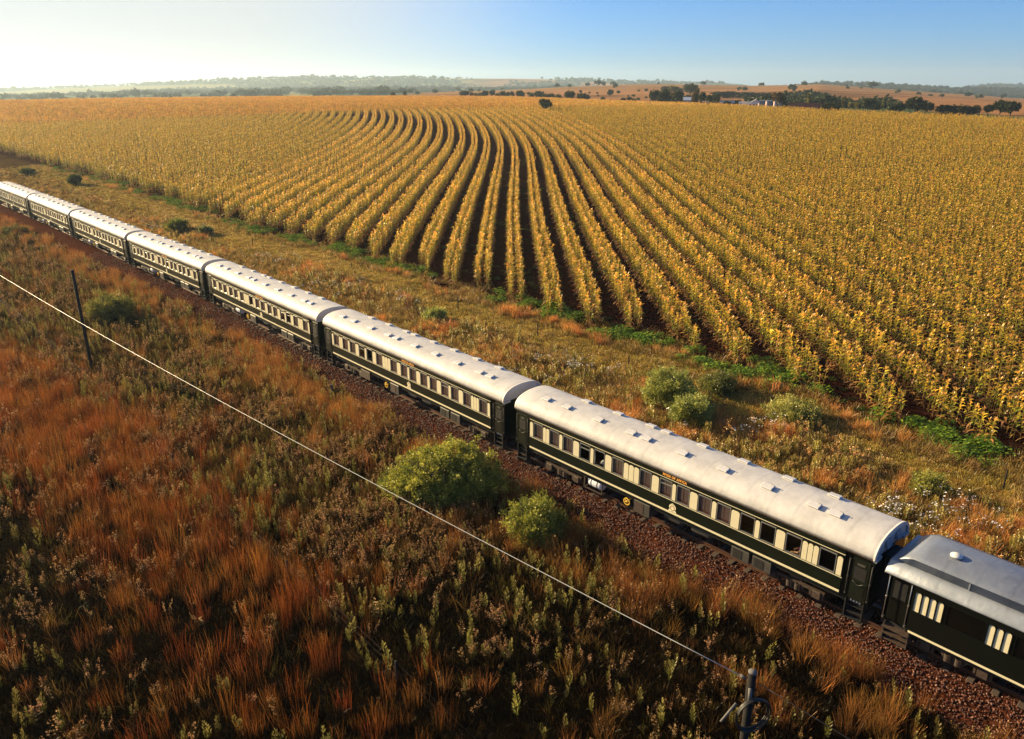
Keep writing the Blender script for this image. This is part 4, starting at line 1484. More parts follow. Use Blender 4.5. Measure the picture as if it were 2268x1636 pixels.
def make_body():
    m = CB()
    m.cbox(0, 16.9, 0, 0.06, 1.16, ZW0)
    m.cbox(0, 16.9, 0, 0.06, ZW1, 3.2)
    x = 0.0
    for a, b in WIN:
        m.cbox(x, a, 0.0, 0.06, ZW0, ZW1); x = b
    m.cbox(x, 16.9, 0.0, 0.06, ZW0, ZW1)
    m.cbox(0, 16.9, 2.84, 2.90, 1.16, 3.2)
    # narrower vestibule ends with their end walls
    for x0, x1 in ((-1.10, 0.0), (16.9, 17.92)):
        m.cbox(x0, x1, 0.10, 0.16, 1.16, 3.2); m.cbox(x0, x1, 2.74, 2.80, 1.16, 3.2)
    m.cbox(-1.14, -1.10, 0.10, 2.80, 1.16, 3.2); m.cbox(17.92, 17.96, 0.10, 2.80, 1.16, 3.2)
    m.cbox(0, 0.04, 0.06, 2.84, 1.16, 3.2); m.cbox(16.86, 16.9, 0.06, 2.84, 1.16, 3.2)
    return m


def make_roof():
    m = MB(); pr = roof_profile(); sm_ = roof_profile(2.80, 3.2, 0.73)
    x0, x1 = -1.2 - CX, 18.0 - CX
    mid = [(y, z - 0.012) for y, z in pr]
    secs = [(x0 + 0.0, roof_profile(2.86, 3.2, 0.74)), (x0 + 0.05, roof_profile(2.92, 3.2, 0.785)), (x0 + 0.14, pr)]
    n = 19
    for i in range(1, n): secs.append((x0 + 0.14 + (x1 - x0 - 0.28) * i / n, pr))
    secs += [(x1 - 0.10, pr), (x1 - 0.07, pr)]
    loft_x(m, secs)
    # rim that stands proud of the recessed end
    k = len(pr); b = len(m.v)
    out_ = roof_profile(2.96, 3.19, 0.815); inn = roof_profile(2.78, 3.2, 0.70)
    for x in (x1 - 0.09, x1):
        for (y, z) in out_: m.v.append((x, y, z))
        for (y, z) in inn: m.v.append((x, y, z))
    for j in range(k - 1):
        A_, B_, C_, D_ = b + j, b + k + j, b + 2 * k + j, b + 3 * k + j
        m.f += [(A_, C_, C_ + 1, A_ + 1), (B_, B_ + 1, D_ + 1, D_), (C_, D_, D_ + 1, C_ + 1), (A_, A_ + 1, B_ + 1, B_)]; m.smooth += [True, True, False, False]
    m.box(x1 - 0.10, x1 + 0.03, -1.46, -0.98, 3.12, 3.24)
    m.box(x1 - 0.10, x1 + 0.03, 0.98, 1.46, 3.12, 3.24)
    return m


def vent_mesh():
    m = MB(); m.box(-0.22, 0.22, -0.14, 0.14, -0.06, 0.04)
    m.bevel_box(-0.255, 0.255, -0.175, 0.175, 0.068, 0.108, 0.02)
    for x in (-.19, .19): m.box(x - .03, x + .03, -.14, .14, 0.04, 0.068)
    return m


def vent_slot():
    m = MB(); m.box(-0.155, 0.155, -0.15, 0.15, 0.042, 0.066)
    m.tube([(0.08, 0.165, 0.115), (0.24, 0.11, 0.14), (0.26, 0.05, 0.12)], 0.009, 4)
    return m


def frame_mesh():
    w2, z0, z1 = 0.33, 0.0, ZW1 - ZW0
    m = MB()
    t = 0.028
    m.box(-w2, w2, -0.016, 0.045, z0, z0 + t); m.box(-w2, w2, -0.016, 0.045, z1 - t - .02, z1)
    m.box(-w2, -w2 + t, -0.016, 0.045, z0 + t, z1 - t - .02); m.box(w2 - t, w2, -0.016, 0.045, z0 + t, z1 - t - .02)
    return m


def pane_mesh():
    m = MB(); m.box(-0.30, 0.30, 0.020, 0.028, 0.03, ZW1 - ZW0 - 0.05); return m


def blind_mesh():
    a = MB(); a.box(-0.31, 0.31, 0.048, 0.058, 0.0, ZW1 - ZW0 - .02)
    b = MB()
    for x0, x1 in ((-0.27, -0.02), (0.02, 0.27)): b.box(x0, x1, 0.042, 0.048, 0.15, ZW1 - ZW0 - 0.10)
    c = MB()
    for x0, x1 in ((-0.27, -0.02), (0.02, 0.27)):
        for i in range(9): c.box(x0, x1, 0.038, 0.042, 0.17 + i * .065, 0.19 + i * .065)
    return mb2([a, b, c], 'blind', [M['maroon'], M['blind'], M['maroon']])


def wheel_mesh():
    m = MB(); n = 24
    for s_ in (-1, 1):
        y = s_ * 0.53
        m.tube([(0, y - .06, 0), (0, y + .06, 0)], 0.43, n)
        m.tube([(0, y - s_ * .10, 0), (0, y - s_ * .06, 0)], 0.46, n)
    m.tube([(0, -0.95, 0), (0, 0.95, 0)], 0.07, 8)
    return m


def side_frame():
    m = MB()
    for s_ in (-1, 1):
        y = s_ * 1.05
        m.box(-1.25, 1.25, y - .05, y + .05, 0.50, 0.62)
        for x in (-0.95, 0.95):
            m.bevel_box(x - .17, x + .17, y - .12, y + .12, 0.28, 0.60, .03)
            m.box(x - .30, x - .22, y - .07, y + .07, 0.30, 0.55); m.box(x + .22, x + .30, y - .07, y + .07, 0.30, 0.55)
        m.prism_y([(-0.45, 0.5), (-0.28, 0.22), (0.28, 0.22), (0.45, 0.5)], y - .06, y + .06)
    m.box(-.25, .25, -1.0, 1.0, 0.45, 0.75)
    return m


def spring_mesh():
    m = MB()
    for s_ in (-1, 1):
        for x in (-.18, .18):
            pts = [(x + .09 * math.cos(t), s_ * 1.17 + .09 * math.sin(t), .28 + .30 * t / (2 * math.pi * 5)) for t in np.linspace(0, 2 * math.pi * 5, 60)]
            m.tube(pts, 0.018, 5)
    return m


def handwheel_mesh():
    m = MB(); m.ring((0, 0), .19, .19, .035, -0.03, 0.01, 24)
    for i in range(3):
        a = i * math.pi / 3 + .3
        m.tube([(-.17 * math.cos(a), -.01, -.17 * math.sin(a)), (.17 * math.cos(a), -.01, .17 * math.sin(a))], 0.014, 5)
    m.tube([(0, -.04, 0), (0, .3, 0)], 0.03, 8)
    return m


def steps_mesh():
    m = MB()
    for x in (-.33, .33): m.box(x - .02, x + .02, -.02, .24, .28, 1.14)
    for i, z in enumerate((.32, .58, .84)): m.box(-.31, .31, -.04 + .05 * i, .24, z, z + .035)
    return m


def tank_mesh(r=.29, L=1.0):
    m = MB(); pts = []; rd = []
    for i in range(7):
        t = math.pi / 2 * i / 6; pts.append((-L / 2 + .16 - .16 * math.cos(t), 0, 0)); rd.append(max(.02, r * math.sin(t)))
    for i in range(7):
        t = math.pi / 2 * (1 - i / 6); pts.append((L / 2 - .16 + .16 * math.cos(t), 0, 0)); rd.append(max(.02, r * math.sin(t)))
    pts[6] = (-L / 2 + .16, 0, 0); pts[7] = (L / 2 - .16, 0, 0)
    m.tube(pts, rd, 20); return m


def rack_mesh():
    m = MB()
    for x in (-.58, .58):
        for y in (-.32, .32): m.box(x - .025, x + .025, y - .025, y + .025, .40, 1.0)
        m.box(x - .025, x + .025, -.295, .295, .40, .45)
    for y in (-.32, .32): m.box(-.555, .555, y - .025, y + .025, .40, .45)
    return m


def handrail(z0=1.35, z1=2.85):
    m = MB(); m.tube([(0, 0, z0), (0, -.06, z0 + .03), (0, -.06, z1 - .03), (0, 0, z1)], 0.016, 6)
    for z in (z0, (z0 + z1) / 2, z1): m.box(-.028, .028, -.08, .02, z - .028, z + .028)
    return m


def add_underworks(t, opts):
    part('underframe', 'uf', lambda: CB().cbox(-1.1, 17.95, .18, 2.72, .93, 1.16), M['black'], t)
    for bx in (2.15, 15.0):
        b = part('bogie', 'bog', side_frame, M['dirty'], t, (bx - CX, 0, 0))
        for dx in (-.95, .95): part('wheel', 'whl', wheel_mesh, M['black'], b, (dx, 0, .43))
        part('spring', 'spr', spring_mesh, M['dirty'], b)
    for sx in (-.62, 17.5):
        part('steps', 'stp', steps_mesh, M['black'], t, (sx - CX, .06 - CYN, 0))
    for sx in (-1.3, 18.0):
        part('coupling', 'cpl', lambda: MB().bevel_box(-.0, .30, -.14, .14, .62, .92, .04), M['black'], t, (sx - CX, 0, 0))
    x = opts.get('tank')
    if x:
        k = part('gas_tank', 'tnk', tank_mesh, M['tankwhite'], t, (4.44 - CX, .42 - CYN, .76))
        part('band', 'tbd', lambda: MB().tube([(-.22, 0, 0), (-.17, 0, 0)], .297, 20).tube([(.17, 0, 0), (.22, 0, 0)], .297, 20), M['black'], k)
        part('tank_rack', 'rck', rack_mesh, M['dirty'], t, (4.44 - CX, .42 - CYN, 0))
    else:
        part('slatted_box', 'slb', lambda: mb2([MB().bevel_box(-.55, .55, 0, .7, .42, 1.0, .02)], 'slatted_box', [M['dirty']]), None, t, (4.0 - CX, .08 - CYN, 0))
    hw = part('handwheel', 'hwl', handwheel_mesh, M['yellow'], t, (6.63 - CX, .02 - CYN, .78))
    bb = part('equipment_box', 'eqb', lambda: MB().bevel_box(-.46, .46, 0, .75, .42, 1.05, .02), M['boxgrey'], t, (7.46 - CX, .06 - CYN, 0))
    part('door', 'eqd', lambda: MB().box(-.40, .12, -.012, 0, .48, .98), M['dirty'], bb)
    for cx_ in (9.0, 10.5):
        part('air_cylinder', 'acy', lambda: tank_mesh(.20, 1.1), M['boxgrey'], t, (cx_ - CX, .55 - CYN, .72))
    for i, cx_ in enumerate((12.65, 13.65)):
        bt = part('battery_box', 'btb', lambda: MB().bevel_box(-.42, .42, 0, .75, .50, 1.03, .02), M['boxgrey'], t, (cx_ - CX, .08 - CYN, 0))
        part('lid', 'btl', lambda: MB().box(-.32, .10, -.012, 0, .55, .97), M['black'], bt)
    part('brake_rigging', 'brk', lambda: CB().ctube([(3.4, 1.0, .45), (13.6, 1.0, .45)], .03).ctube([(11.3, .5, .9), (11.45, .5, .42), (11.6, .5, .9)], .03), M['black'], t)


def make_coach(name, sx, J0, J1, opts, label):
    a = Vector((*J0, 0)); b = Vector((*J1, 0))
    u = (b - a).normalized(); n = Vector((-u.y, u.x, 0))
    c = (a + b) / 2 + n * CYN
    t = empty(name, (c.x, c.y, 0), math.atan2(u.y, u.x))
    t.scale = (sx, 1, 1)
    tag(t, label, 'train coach', 'coaches of the long green train')
    part('body', 'body', make_body, M['green'], t)
    part('interior', 'int', lambda: CB().cbox(.04, 16.86, 1.1, 1.14, 1.16, 3.18).cbox(.04, 16.86, .06, 1.1, 1.16, 1.22).cbox(.04, 16.86, .06, 1.1, 3.12, 3.18)
         .cbox(.08, 4.3, .35, 1.1, 1.22, 1.62).cbox(4.3, 5.4, .12, 1.1, 1.22, 2.0).cbox(5.4, 16.8, .35, 1.1, 1.22, 1.62), M['inside'], t)
    rf = part('roof', 'roof', make_roof, M['roof'], t)
    part('gutter', 'gut', lambda: CB().cbox(-1.1, 17.9, -.045, 0.02, 3.165, 3.20).cbox(-1.1, 17.9, 2.88, 2.945, 3.165, 3.20), M['dirty'], t)
    for lst, n_ in ((VENT_N, .80), (VENT_F, 2.10)):
        y = n_ - CYN
        rel = abs(y) / 1.47
        z = 3.2 + .80 * (1 - rel ** 2.4) ** (1 / 2.4)
        slope = math.copysign(0.16, -y)
        for vx in lst:
            v = part('roof_vent', 'vent', vent_mesh, M['ventwhite'], t, (vx - CX, y, z - .01)); v.rotation_euler = (slope, 0, 0)
            part('slot', 'vslot', vent_slot, M['dark'], v)
    # end vents
    if opts.get('endvents'):
        for yy in (-.45, .45):
            e = part('end_vent', 'evt', lambda: MB().add([(0, -.2, .0), (.14, -.2, .0), (.02, -.2, .30), (0, -.2, .30), (0, .2, .0), (.14, .2, .0), (.02, .2, .30), (0, .2, .30)],
                     [(0, 1, 2, 3), (7, 6, 5, 4), (1, 5, 6, 2), (0, 4, 5, 1), (3, 2, 6, 7), (0, 3, 7, 4)]), M['ventgrey'], t, (17.94 - CX, yy, 3.40))
    bl = opts['blinds']
    for i, (a_, b_) in enumerate(WIN):
        fr = part('window', 'frm', frame_mesh, M['silver'], t, ((a_ + b_) / 2 - CX, -CYN, ZW0))
        if i not in opts.get('open', ()):
            part('pane', 'pne', pane_mesh, M['glass'], fr)
        if i in bl: part('blind', 'bld', blind_mesh, None, fr)
        if i in opts.get('half', ()):
            part('sash_bar', 'sbr', lambda: MB().box(-.30, .30, -.01, .04, .60, .64), M['silver'], fr)
    for a_, b_ in PAN:
        wd = round(b_ - a_, 3)
        part('window_panel', ('pan', wd), lambda: panel_mb(wd, .82, .09), M['cream'], t, ((a_ + b_) / 2 - CX, -CYN, 1.965))
    part('upper_line', 'uln', lambda: CB().cbox(0, 16.92, -.010, -.001, 2.912, 2.938), M['cream'], t)
    part('waist_line', 'wln', lambda: CB().cbox(0, 16.92, -.010, -.001, 1.900, 1.928), M['cream'], t)
    part('lower_stripe', 'lst', lambda: CB().cbox(0, 16.9, -.012, -.001, 1.25, 1.345), M['cream'], t)
    part('crest', 'crest', crest_mesh, None, t, (9.21 - CX, -CYN, 1.55))
    link_mesh('lettering', LETTERS, t, (9.20 - CX, -CYN - .006, 3.055))
    part('name_board', 'nbd', lambda: CB().cbox(15.9, 16.65, -.012, -.001, 3.02, 3.10), M['greendoor'], t)
    for dx, key in ((-.60, 'L'), (17.52, 'R')):
        d = part('door', 'dor', lambda: MB().box(-.32, .32, .055, .099, 1.20, 2.95).box(-.24, .24, .045, .055, 1.30, 1.95), M['greendoor'], t, (dx - CX, -CYN, 0))
        part('pane', 'dpn', lambda: MB().box(-.22, .22, .045, .055, 2.10, 2.62), M['black'], d)
        part('handle', 'dhn', lambda: MB().tube([(-.2 + .4 * i / 8, .0 - .0, 2.02 - .12 * math.sin(math.pi * i / 8)) for i in range(9)], .014, 5), M['boxgrey'], d)
        part('plate', 'dpl', lambda: MB().box(-.15, .15, .04, .055, 2.70, 2.80), M['boxgrey'], d)
        for hx in (-.42, .40): part('handrail', 'hrl', handrail, M['boxgrey'], t, (dx + hx - CX, .09 - CYN, 0))
    part('number', 'nmb', lambda: CB().cbox(17.32, 17.38, .085, .099, 1.08, 1.15).cbox(17.43, 17.49, .085, .099, 1.08, 1.15).cbox(17.54, 17.60, .085, .099, 1.08, 1.15).cbox(17.65, 17.71, .085, .099, 1.08, 1.15), M['bluewhite'], t)
    part('gangway', 'gwy', lambda: CB().cbox(17.97, 18.38, .95, 1.95, 1.10, 3.05), M['black'], t)
    part('hose', 'hos', lambda: CB().ctube([(-1.16, .5, 1.5 - .0), (-1.35, .5, 1.05), (-1.42, .55, .7), (-1.36, .6, .55), (-1.25, .65, .7)], .035), M['black'], t)
    add_underworks(t, opts)
    return t, u, n


J = [Vector(j) for j in JOINTS]
ALLB = set(range(15))
COACHES = [
    (2, 1, dict(tank=True, blinds={0, 1, 2, 5, 6, 7, 8, 9, 10}, half={3, 7}, endvents=True), 'nearest white roofed green coach with a white tank beneath, coupled to the clerestory car'),
    (3, 2, dict(tank=False, blinds=ALLB - {3, 4}, half={3, 11}, open={4}), 'second green coach from the clerestory car, with a slatted brown box below'),
    (4, 3, dict(tank=True, blinds=ALLB - {6, 11, 12}, half={11, 12}), 'third green coach from the clerestory car, level with the small concrete marker post'),
    (5, 4, dict(tank=True, blinds=ALLB - {0, 3, 8}, half={0, 3, 8}), 'fourth green coach from the clerestory car, third-last one seen whole'),
    (6, 5, dict(tank=True, blinds=ALLB - {5}), 'fifth green coach from the clerestory car, above the dark wooden pole'),
    (7, 6, dict(tank=True, blinds=ALLB), 'sixth green coach from the clerestory car, last one seen whole'),
    (8, 7, dict(tank=False, blinds=ALLB), 'farthest green coach of the train, cut by the edge of the picture'),
]
first = None
for i0, i1, opts, lab in COACHES:
    d = (J[i1] - J[i0]).length
    t, u, n = make_coach('train_coach', (d - 0.85) / 19.2, J[i0], J[i1], opts, lab)
    if first is None: first = (t, u, n)

# ------------------------------------------------------------------ clerestory car at the near end
ua = Vector((math.cos(R(-48.0)), math.sin(R(-48.0)), 0)); nn = Vector((-ua.y, ua.x, 0))
org = Vector((13.70, 23.75, 0))
cl = empty('clerestory_car', tuple(org + ua * 8.0 + nn * CYN), R(-48.0))
tag(cl, 'dark green clerestory car with silver raised roof and narrow arched cream panels', 'train coach', 'coaches of the long green train')
TX = 8.0      # shift of its own measurements


class TB(MB):
    def cbox(s, x0, x1, n0, n1, z0, z1): return s.box(x0 - TX, x1 - TX, n0 - CYN, n1 - CYN, z0, z1)
    def ctube(s, pts, r, n=6): return s.tube([(x - TX, y - CYN, z) for x, y, z in pts], r, n)


groups = []
x = 1.09
while x < 14:
    groups.append((x, 4)); groups.append((x + 2.36, 3)); x += 3.9
TPAN = []; TWIN = []
for i, (gx, k) in enumerate(groups):
    wd = .205
    for j in range(k): TPAN.append((gx + j * .247, wd))
    e = gx + k * .247
    nx = groups[i + 1][0] if i + 1 < len(groups) else e + 1.2
    if nx - e > .5: TWIN.append((e + .06, min(nx - .06, e + 1.35)))
m = TB()
zt0, zt1 = 1.84, 2.68
m.cbox(1.0, 16.2, 0.0, .06, .86, zt0); m.cbox(1.0, 16.2, 0.0, .06, zt1, 3.0)
xx = 1.0
for a_, b_ in TWIN:
    m.cbox(xx, a_, 0.0, .06, zt0, zt1); xx = b_
m.cbox(xx, 16.2, 0, .06, zt0, zt1)
m.cbox(1.0, 16.2, 2.84, 2.9, .86, 3.0); m.cbox(1.0, 1.05, .06, 2.84, .86, 3.0); m.cbox(16.15, 16.2, .06, 2.84, .86, 3.0)
m.build('body', M['blackgreen'], cl)
TB().cbox(1.05, 16.15, 1.2, 1.24, .9, 2.98).cbox(1.05, 16.15, .06, 1.2, .9, .95).build('interior', M['dark'], cl)
for gx, wd in TPAN:
    # recess with a raised surround, so that the low sun shades one edge of each panel
    p = part('window_panel', 'tpan', lambda: panel_mb(.20, .80, .0999), M['cream'], cl, (gx + .1 - TX, -CYN - .0, 1.865))
    part('surround', 'tsur', lambda: MB().box(-.1235, -.1005, -.034, -.001, .0, .70).box(.1005, .1235, -.034, -.001, 0, .70).ring((0, .70), .1235, .1235, .023, -.034, -.001, 12, 0, math.pi), M['blackgreen'], p)
for a_, b_ in TWIN:
    wd = round(b_ - a_, 3)
    f_ = part('window', ('tw', wd), lambda: MB().box(-wd / 2, wd / 2, -.012, .04, 0, .03).box(-wd / 2, wd / 2, -.012, .04, zt1 - zt0 - .03, zt1 - zt0).box(-wd / 2, -wd / 2 + .03, -.012, .04, .03, zt1 - zt0 - .03).box(wd / 2 - .03, wd / 2, -.012, .04, .03, zt1 - zt0 - .03), M['blackgreen'], cl, ((a_ + b_) / 2 - TX, -CYN, zt0))
    part('pane', ('tp', wd), lambda: MB().box(-wd / 2 + .03, wd / 2 - .03, .015, .022, .03, zt1 - zt0 - .03), M['darkglass'], f_)
TB().cbox(1.08, 16.1, -.012, -.001, .90, .985).build('lower_stripe', M['cream'], cl)

# roof: lower deck, then the raised clerestory with a rounded hood at its end
lower = []
for i in range(9):
    t = i / 8; lower.append((-1.56 + .40 * t * 1.0, 3.0 + .36 * math.sin(t * math.pi / 2)))
prof_l = [(-1.56, 2.95)] + lower + [(-lower[8 - i][0], lower[8 - i][1]) for i in range(9)] + [(1.56, 2.95)]
m = MB()
loft_x(m, [(-.05 - TX, [(y * .985, z - .02) for y, z in prof_l]), (0.0 - TX, prof_l), (8 - TX, prof_l), (16.2 - TX, prof_l)])
rf = m.build('roof', M['roofsilver'], cl)
m = MB()
cw = 1.13
secs = []
for xx, hh in ((.12, .0), (.22, .10), (.42, .24), (.70, .36), (1.0, .45), (1.3, .50), (1.6, .52), (16.15, .52)):
    f_ = min(1, hh / .36)
    o = [(-cw - .0, 3.30), (-cw, 3.36 + .30 * f_ * (1 if hh > .3 else hh / .36)), (-cw - .07 * f_, 3.36 + .33 * f_)]
    for i in range(11):
        y = -1 + 2 * i / 10
        o.append((y * (cw + .07 * f_), 3.36 + .34 * f_ + max(0, hh - .0) * .42 * (1 - y * y)))
    o += [(cw + .07 * f_, 3.36 + .33 * f_), (cw, 3.36 + .30 * f_ * (1 if hh > .3 else hh / .36)), (cw, 3.30)]
    secs.append((xx - TX, o))
loft_x(m, secs, True)
m.build('clerestory', M['roofsilver'], cl)
m = TB()
for xx in (2.54, 5.6, 8.7, 11.8): m.cbox(xx, xx + .05, CYN - cw - .035, CYN - cw + .02, 3.34, 3.66)
m.build('clerestory_batten', M['roofsilver'], cl)
for vx in (1.76, 5.9, 10.1, 14.0):
    v = MB()
    v.tube([(0, 0, 0), (0, 0, .10)], .11, 14)
    v.tube([(0, 0, .09), (0, 0, .13), (0, 0, .17), (0, 0, .20)], [.21, .20, .13, .03], 16)
    vv = v.build('dome_vent', M['ventwhite'], cl); vv.location = (vx - TX, 1.18 - CYN, 3.86)
    d_ = MB().tube([(0, 0, .05), (0, 0, .088)], .15, 12).build('slot', M['dark'], vv)
# end platform
TB().cbox(.05, .10, .12, 2.78, .86, 2.95).cbox(.10, 1.0, 2.74, 2.78, .86, 2.95).build('end_wall', M['blackgreen'], cl)
dd = TB().cbox(.20, .86, .14, .18, .95, 2.85).build('door', M['blackgreen'], cl)
TB().cbox(.30, .76, .128, .14, 1.95, 2.65).build('pane', M['black'], dd)
for hx in (.14, .92):
    h_ = handrail(1.05, 2.83).build('handrail', M['steel'], cl); h_.location = (hx - TX, .06 - CYN, 0)
m = TB()
for i, z in enumerate((.70, .42, .14)): m.cbox(.20, 1.15, -.10 + .06 * i - .0, .22, z, z + .05)
for xs_ in (.22, 1.10): m.cbox(xs_, xs_ + .03, .0, .2, .12, .86)
m.build('steps', M['dirty'], cl)
TB().cbox(.05, 16.2, .2, 2.7, .66, .86).build('underframe', M['black'], cl)
for bx in (2.6, 13.6):
    b = part('bogie', 'bog', side_frame, M['dirty'], cl, (bx - TX, 0, 0))
    for dx in (-.95, .95): part('wheel', 'whl', wheel_mesh, M['black'], b, (dx, 0, .43))
    part('spring', 'spr', spring_mesh, M['dirty'], b)
TB().cbox(-.35, .05, 1.0, 1.9, .95, 2.75).build('gangway', M['black'], cl)

# a passenger and a pillow behind the glass of the nearest coach
t, u, n = first


def coach_pt(x, nn_, z):
    return Vector((t.location.x, t.location.y, 0)) + u * ((x - CX) * t.scale.x) + n * (nn_ - CYN) + Vector((0, 0, z))


def skin_figure(name, verts, edges, rad, mat, sub=2):
    me = bpy.data.meshes.new(name); me.from_pydata([tuple(v) for v in verts], edges, []); me.update()
    o = bpy.data.objects.new(name, me); COL.objects.link(o)
    o.modifiers.new('skin', 'SKIN'); s_ = o.modifiers.new('sub', 'SUBSURF'); s_.levels = sub; s_.render_levels = sub
    for i, r_ in enumerate(rad): me.skin_vertices[0].data[i].radius = (r_[0], r_[1]) if isinstance(r_, tuple) else (r_, r_)
    me.skin_vertices[0].data[0].use_root = True
    me.materials.append(mat)
    return o


fv_ = [(0, 0, 0), (0, 0, .16), (0, 0, .34), (0, 0, .50), (0, 0, .57), (0.01, -.01, .64), (0.02, -.02, .72), (0.01, -.01, .81),      # pelvis, waist, chest, neck, head
       (-.19, 0, .47), (-.24, -.10, .26), (-.12, -.26, .20), (-.06, -.31, .21), (.19, 0, .47), (.24, -.10, .26), (.12, -.26, .20), (.06, -.31, .21),
       (-.10, -.16, .0), (-.11, -.42, .02), (-.11, -.44, -.36), (-.11, -.53, -.40), (.10, -.16, .0), (.11, -.42, .02), (.11, -.44, -.36), (.11, -.53, -.40)]
fe_ = [(0, 1), (1, 2), (2, 3), (3, 4), (4, 5), (5, 6), (6, 7), (3, 8), (8, 9), (9, 10), (10, 11), (3, 12), (12, 13), (13, 14), (14, 15), (0, 16), (16, 17), (17, 18), (18, 19), (0, 20), (20, 21), (21, 22), (22, 23)]
fr_ = [.15, (.15, .11), (.17, .12), (.12, .09), .055, .07, (.085, .10), .06, .065, .05, .035, .03, .065, .05, .035, .03, .09, .065, .05, .04, .09, .065, .05, .04]
pp_ = coach_pt(15.02, .62, 1.64)
body = skin_figure('person', fv_, fe_, fr_, M['skin'])
body.location = pp_; body.rotation_euler = (0, 0, math.atan2(u.y, u.x) - 1.2)
tag(body, 'passenger in a purple shirt sitting behind the window of the nearest coach', 'person')
sh = skin_figure('shirt', [(0, 0, .06), (0, 0, .18), (0, 0, .34), (0, 0, .49), (-.19, 0, .47), (-.225, -.06, .34), (.19, 0, .47), (.225, -.06, .34)],
                 [(0, 1), (1, 2), (2, 3), (3, 4), (4, 5), (3, 6), (6, 7)], [(.17, .13), (.17, .13), (.185, .135), (.125, .10), .08, .07, .08, .07], M['shirt'])
sh.parent = body
hair = MB(); bmt = bmesh.new(); bmesh.ops.create_uvsphere(bmt, u_segments=14, v_segments=9, radius=.112)
for v in bmt.verts:
    v.co = Vector((v.co.x * .9 + .015, v.co.y + .012, max(v.co.z, -.02) + .765))
hm_ = bpy.data.meshes.new('hair'); bmt.to_mesh(hm_); bmt.free(); hm_.materials.append(M['hair'])
link_mesh('hair', hm_, body)
for s_ in (-1, 1):
    bmt = bmesh.new(); bmesh.ops.create_uvsphere(bmt, u_segments=8, v_segments=6, radius=.013)
    em = bpy.data.meshes.new('eye'); bmt.to_mesh(em); bmt.free(); em.materials.append(M['dark'])
    link_mesh('eye', em, body, (.02 + s_ * .035, -.115, .735))
bmt = bmesh.new(); bmesh.ops.create_cone(bmt, segments=8, radius1=.018, radius2=.006, depth=.05, cap_ends=True)
em = bpy.data.meshes.new('nose'); bmt.to_mesh(em); bmt.free(); em.materials.append(M['skin'])
no_ = link_mesh('nose', em, body, (.02, -.125, .71)); no_.rotation_euler = (1.2, 0, 0)
bmt = bmesh.new(); bmesh.ops.create_uvsphere(bmt, u_segments=20, v_segments=12, radius=1)
for v in bmt.verts:
    v.co = Vector((math.copysign(abs(v.co.x) ** .7, v.co.x) * .36, math.copysign(abs(v.co.y) ** .7, v.co.y) * .2, v.co.z * .13))
pm = bpy.data.meshes.new('pillow'); bmt.to_mesh(pm); bmt.free(); pm.materials.append(M['pillow'])
pm.polygons.foreach_set('use_smooth', np.ones(len(pm.polygons), bool))
po = link_mesh('pillow', pm); po.location = coach_pt(5.0, .40, 2.14); po.rotation_euler = (.25, -.35, math.atan2(u.y, u.x))
tag(po, 'white bed pillow leaning at the fifth window of the nearest coach', 'pillow')

# ------------------------------------------------------------------ bushes
def leaf_crown(seed, lobes, clumps, per, ls, c0, c1, flat=0.5, sprig=0.24, inner=0.28):
    """leaf sprays over the surface of several lobes: lobes = (x,y,z,rx,ry,rz)"""
    g = np.random.default_rng(seed)
    m = NM()
    vol = np.array([l[3] * l[4] + l[3] * l[5] for l in lobes]); vol = vol / vol.sum()
    li = g.choice(len(lobes), clumps, p=vol)
    L = np.array(lobes)[li]
    d = g.normal(0, 1, (clumps, 3)); d[:, 2] = d[:, 2] * .8 + .35; d /= np.linalg.norm(d, axis=1)[:, None]
    lump = 0.72 + 0.50 * g.random((clumps, 1)) ** 1.7
    lump = np.where(g.random((clumps, 1)) < inner, lump * .6, lump)
    lump = np.where(g.random((clumps, 1)) < .07, lump * 1.25, lump)
    P = L[:, :3] + d * L[:, 3:] * lump
    keep = P[:, 2] > 0.06
    P, d = P[keep], d[keep]
    k = len(P)
    base = np.repeat(P, per, axis=0); dir_ = np.repeat(d, per, axis=0)
    dir_ = dir_ + g.normal(0, .65, dir_.shape); dir_[:, 2] += .25; dir_ /= np.linalg.norm(dir_, axis=1)[:, None]
    cen = base + dir_ * (g.random((k * per, 1)) * sprig) + g.normal(0, sprig * .38, (k * per, 3))
    v = dir_ + g.normal(0, .5, dir_.shape); v /= np.linalg.norm(v, axis=1)[:, None]
    u = np.cross(v, g.normal(0, 1, v.shape)); u /= np.linalg.norm(u, axis=1)[:, None]
    s_ = ls * np.exp(g.normal(0, .25, (k * per, 1)))
    t = np.repeat(np.clip(g.normal(.5, .28, k), 0, 1), per)[:, None]
    col = (np.array(c0) * (1 - t) + np.array(c1) * t) * np.exp(g.normal(0, .14, (k * per, 1)))
    m.leaves(cen, u * s_ * flat, v * s_, col)
    return m


def stems_mb(seed, n, h, spread, r0):
    r = random.Random(seed); m = MB()
    for i in range(n):
        a = r.uniform(0, 6.28); s_ = spread * r.uniform(.4, 1)
        p0 = Vector((r.gauss(0, .08), r.gauss(0, .08), -.1)); p2 = Vector((math.cos(a) * s_, math.sin(a) * s_, h * r.uniform(.6, .95)))
        p1 = p0.lerp(p2, .5) + Vector((r.gauss(0, .1), r.gauss(0, .1), h * .12))
        m.tube([p0, p1, p2], [r0, r0 * .6, r0 * .2], 5)
        for j in range(2):
            q2 = p1 + Vector((r.gauss(0, s_ * .4), r.gauss(0, s_ * .4), h * .35)); m.tube([p1, q2], [r0 * .5, r0 * .12], 4)
    return m


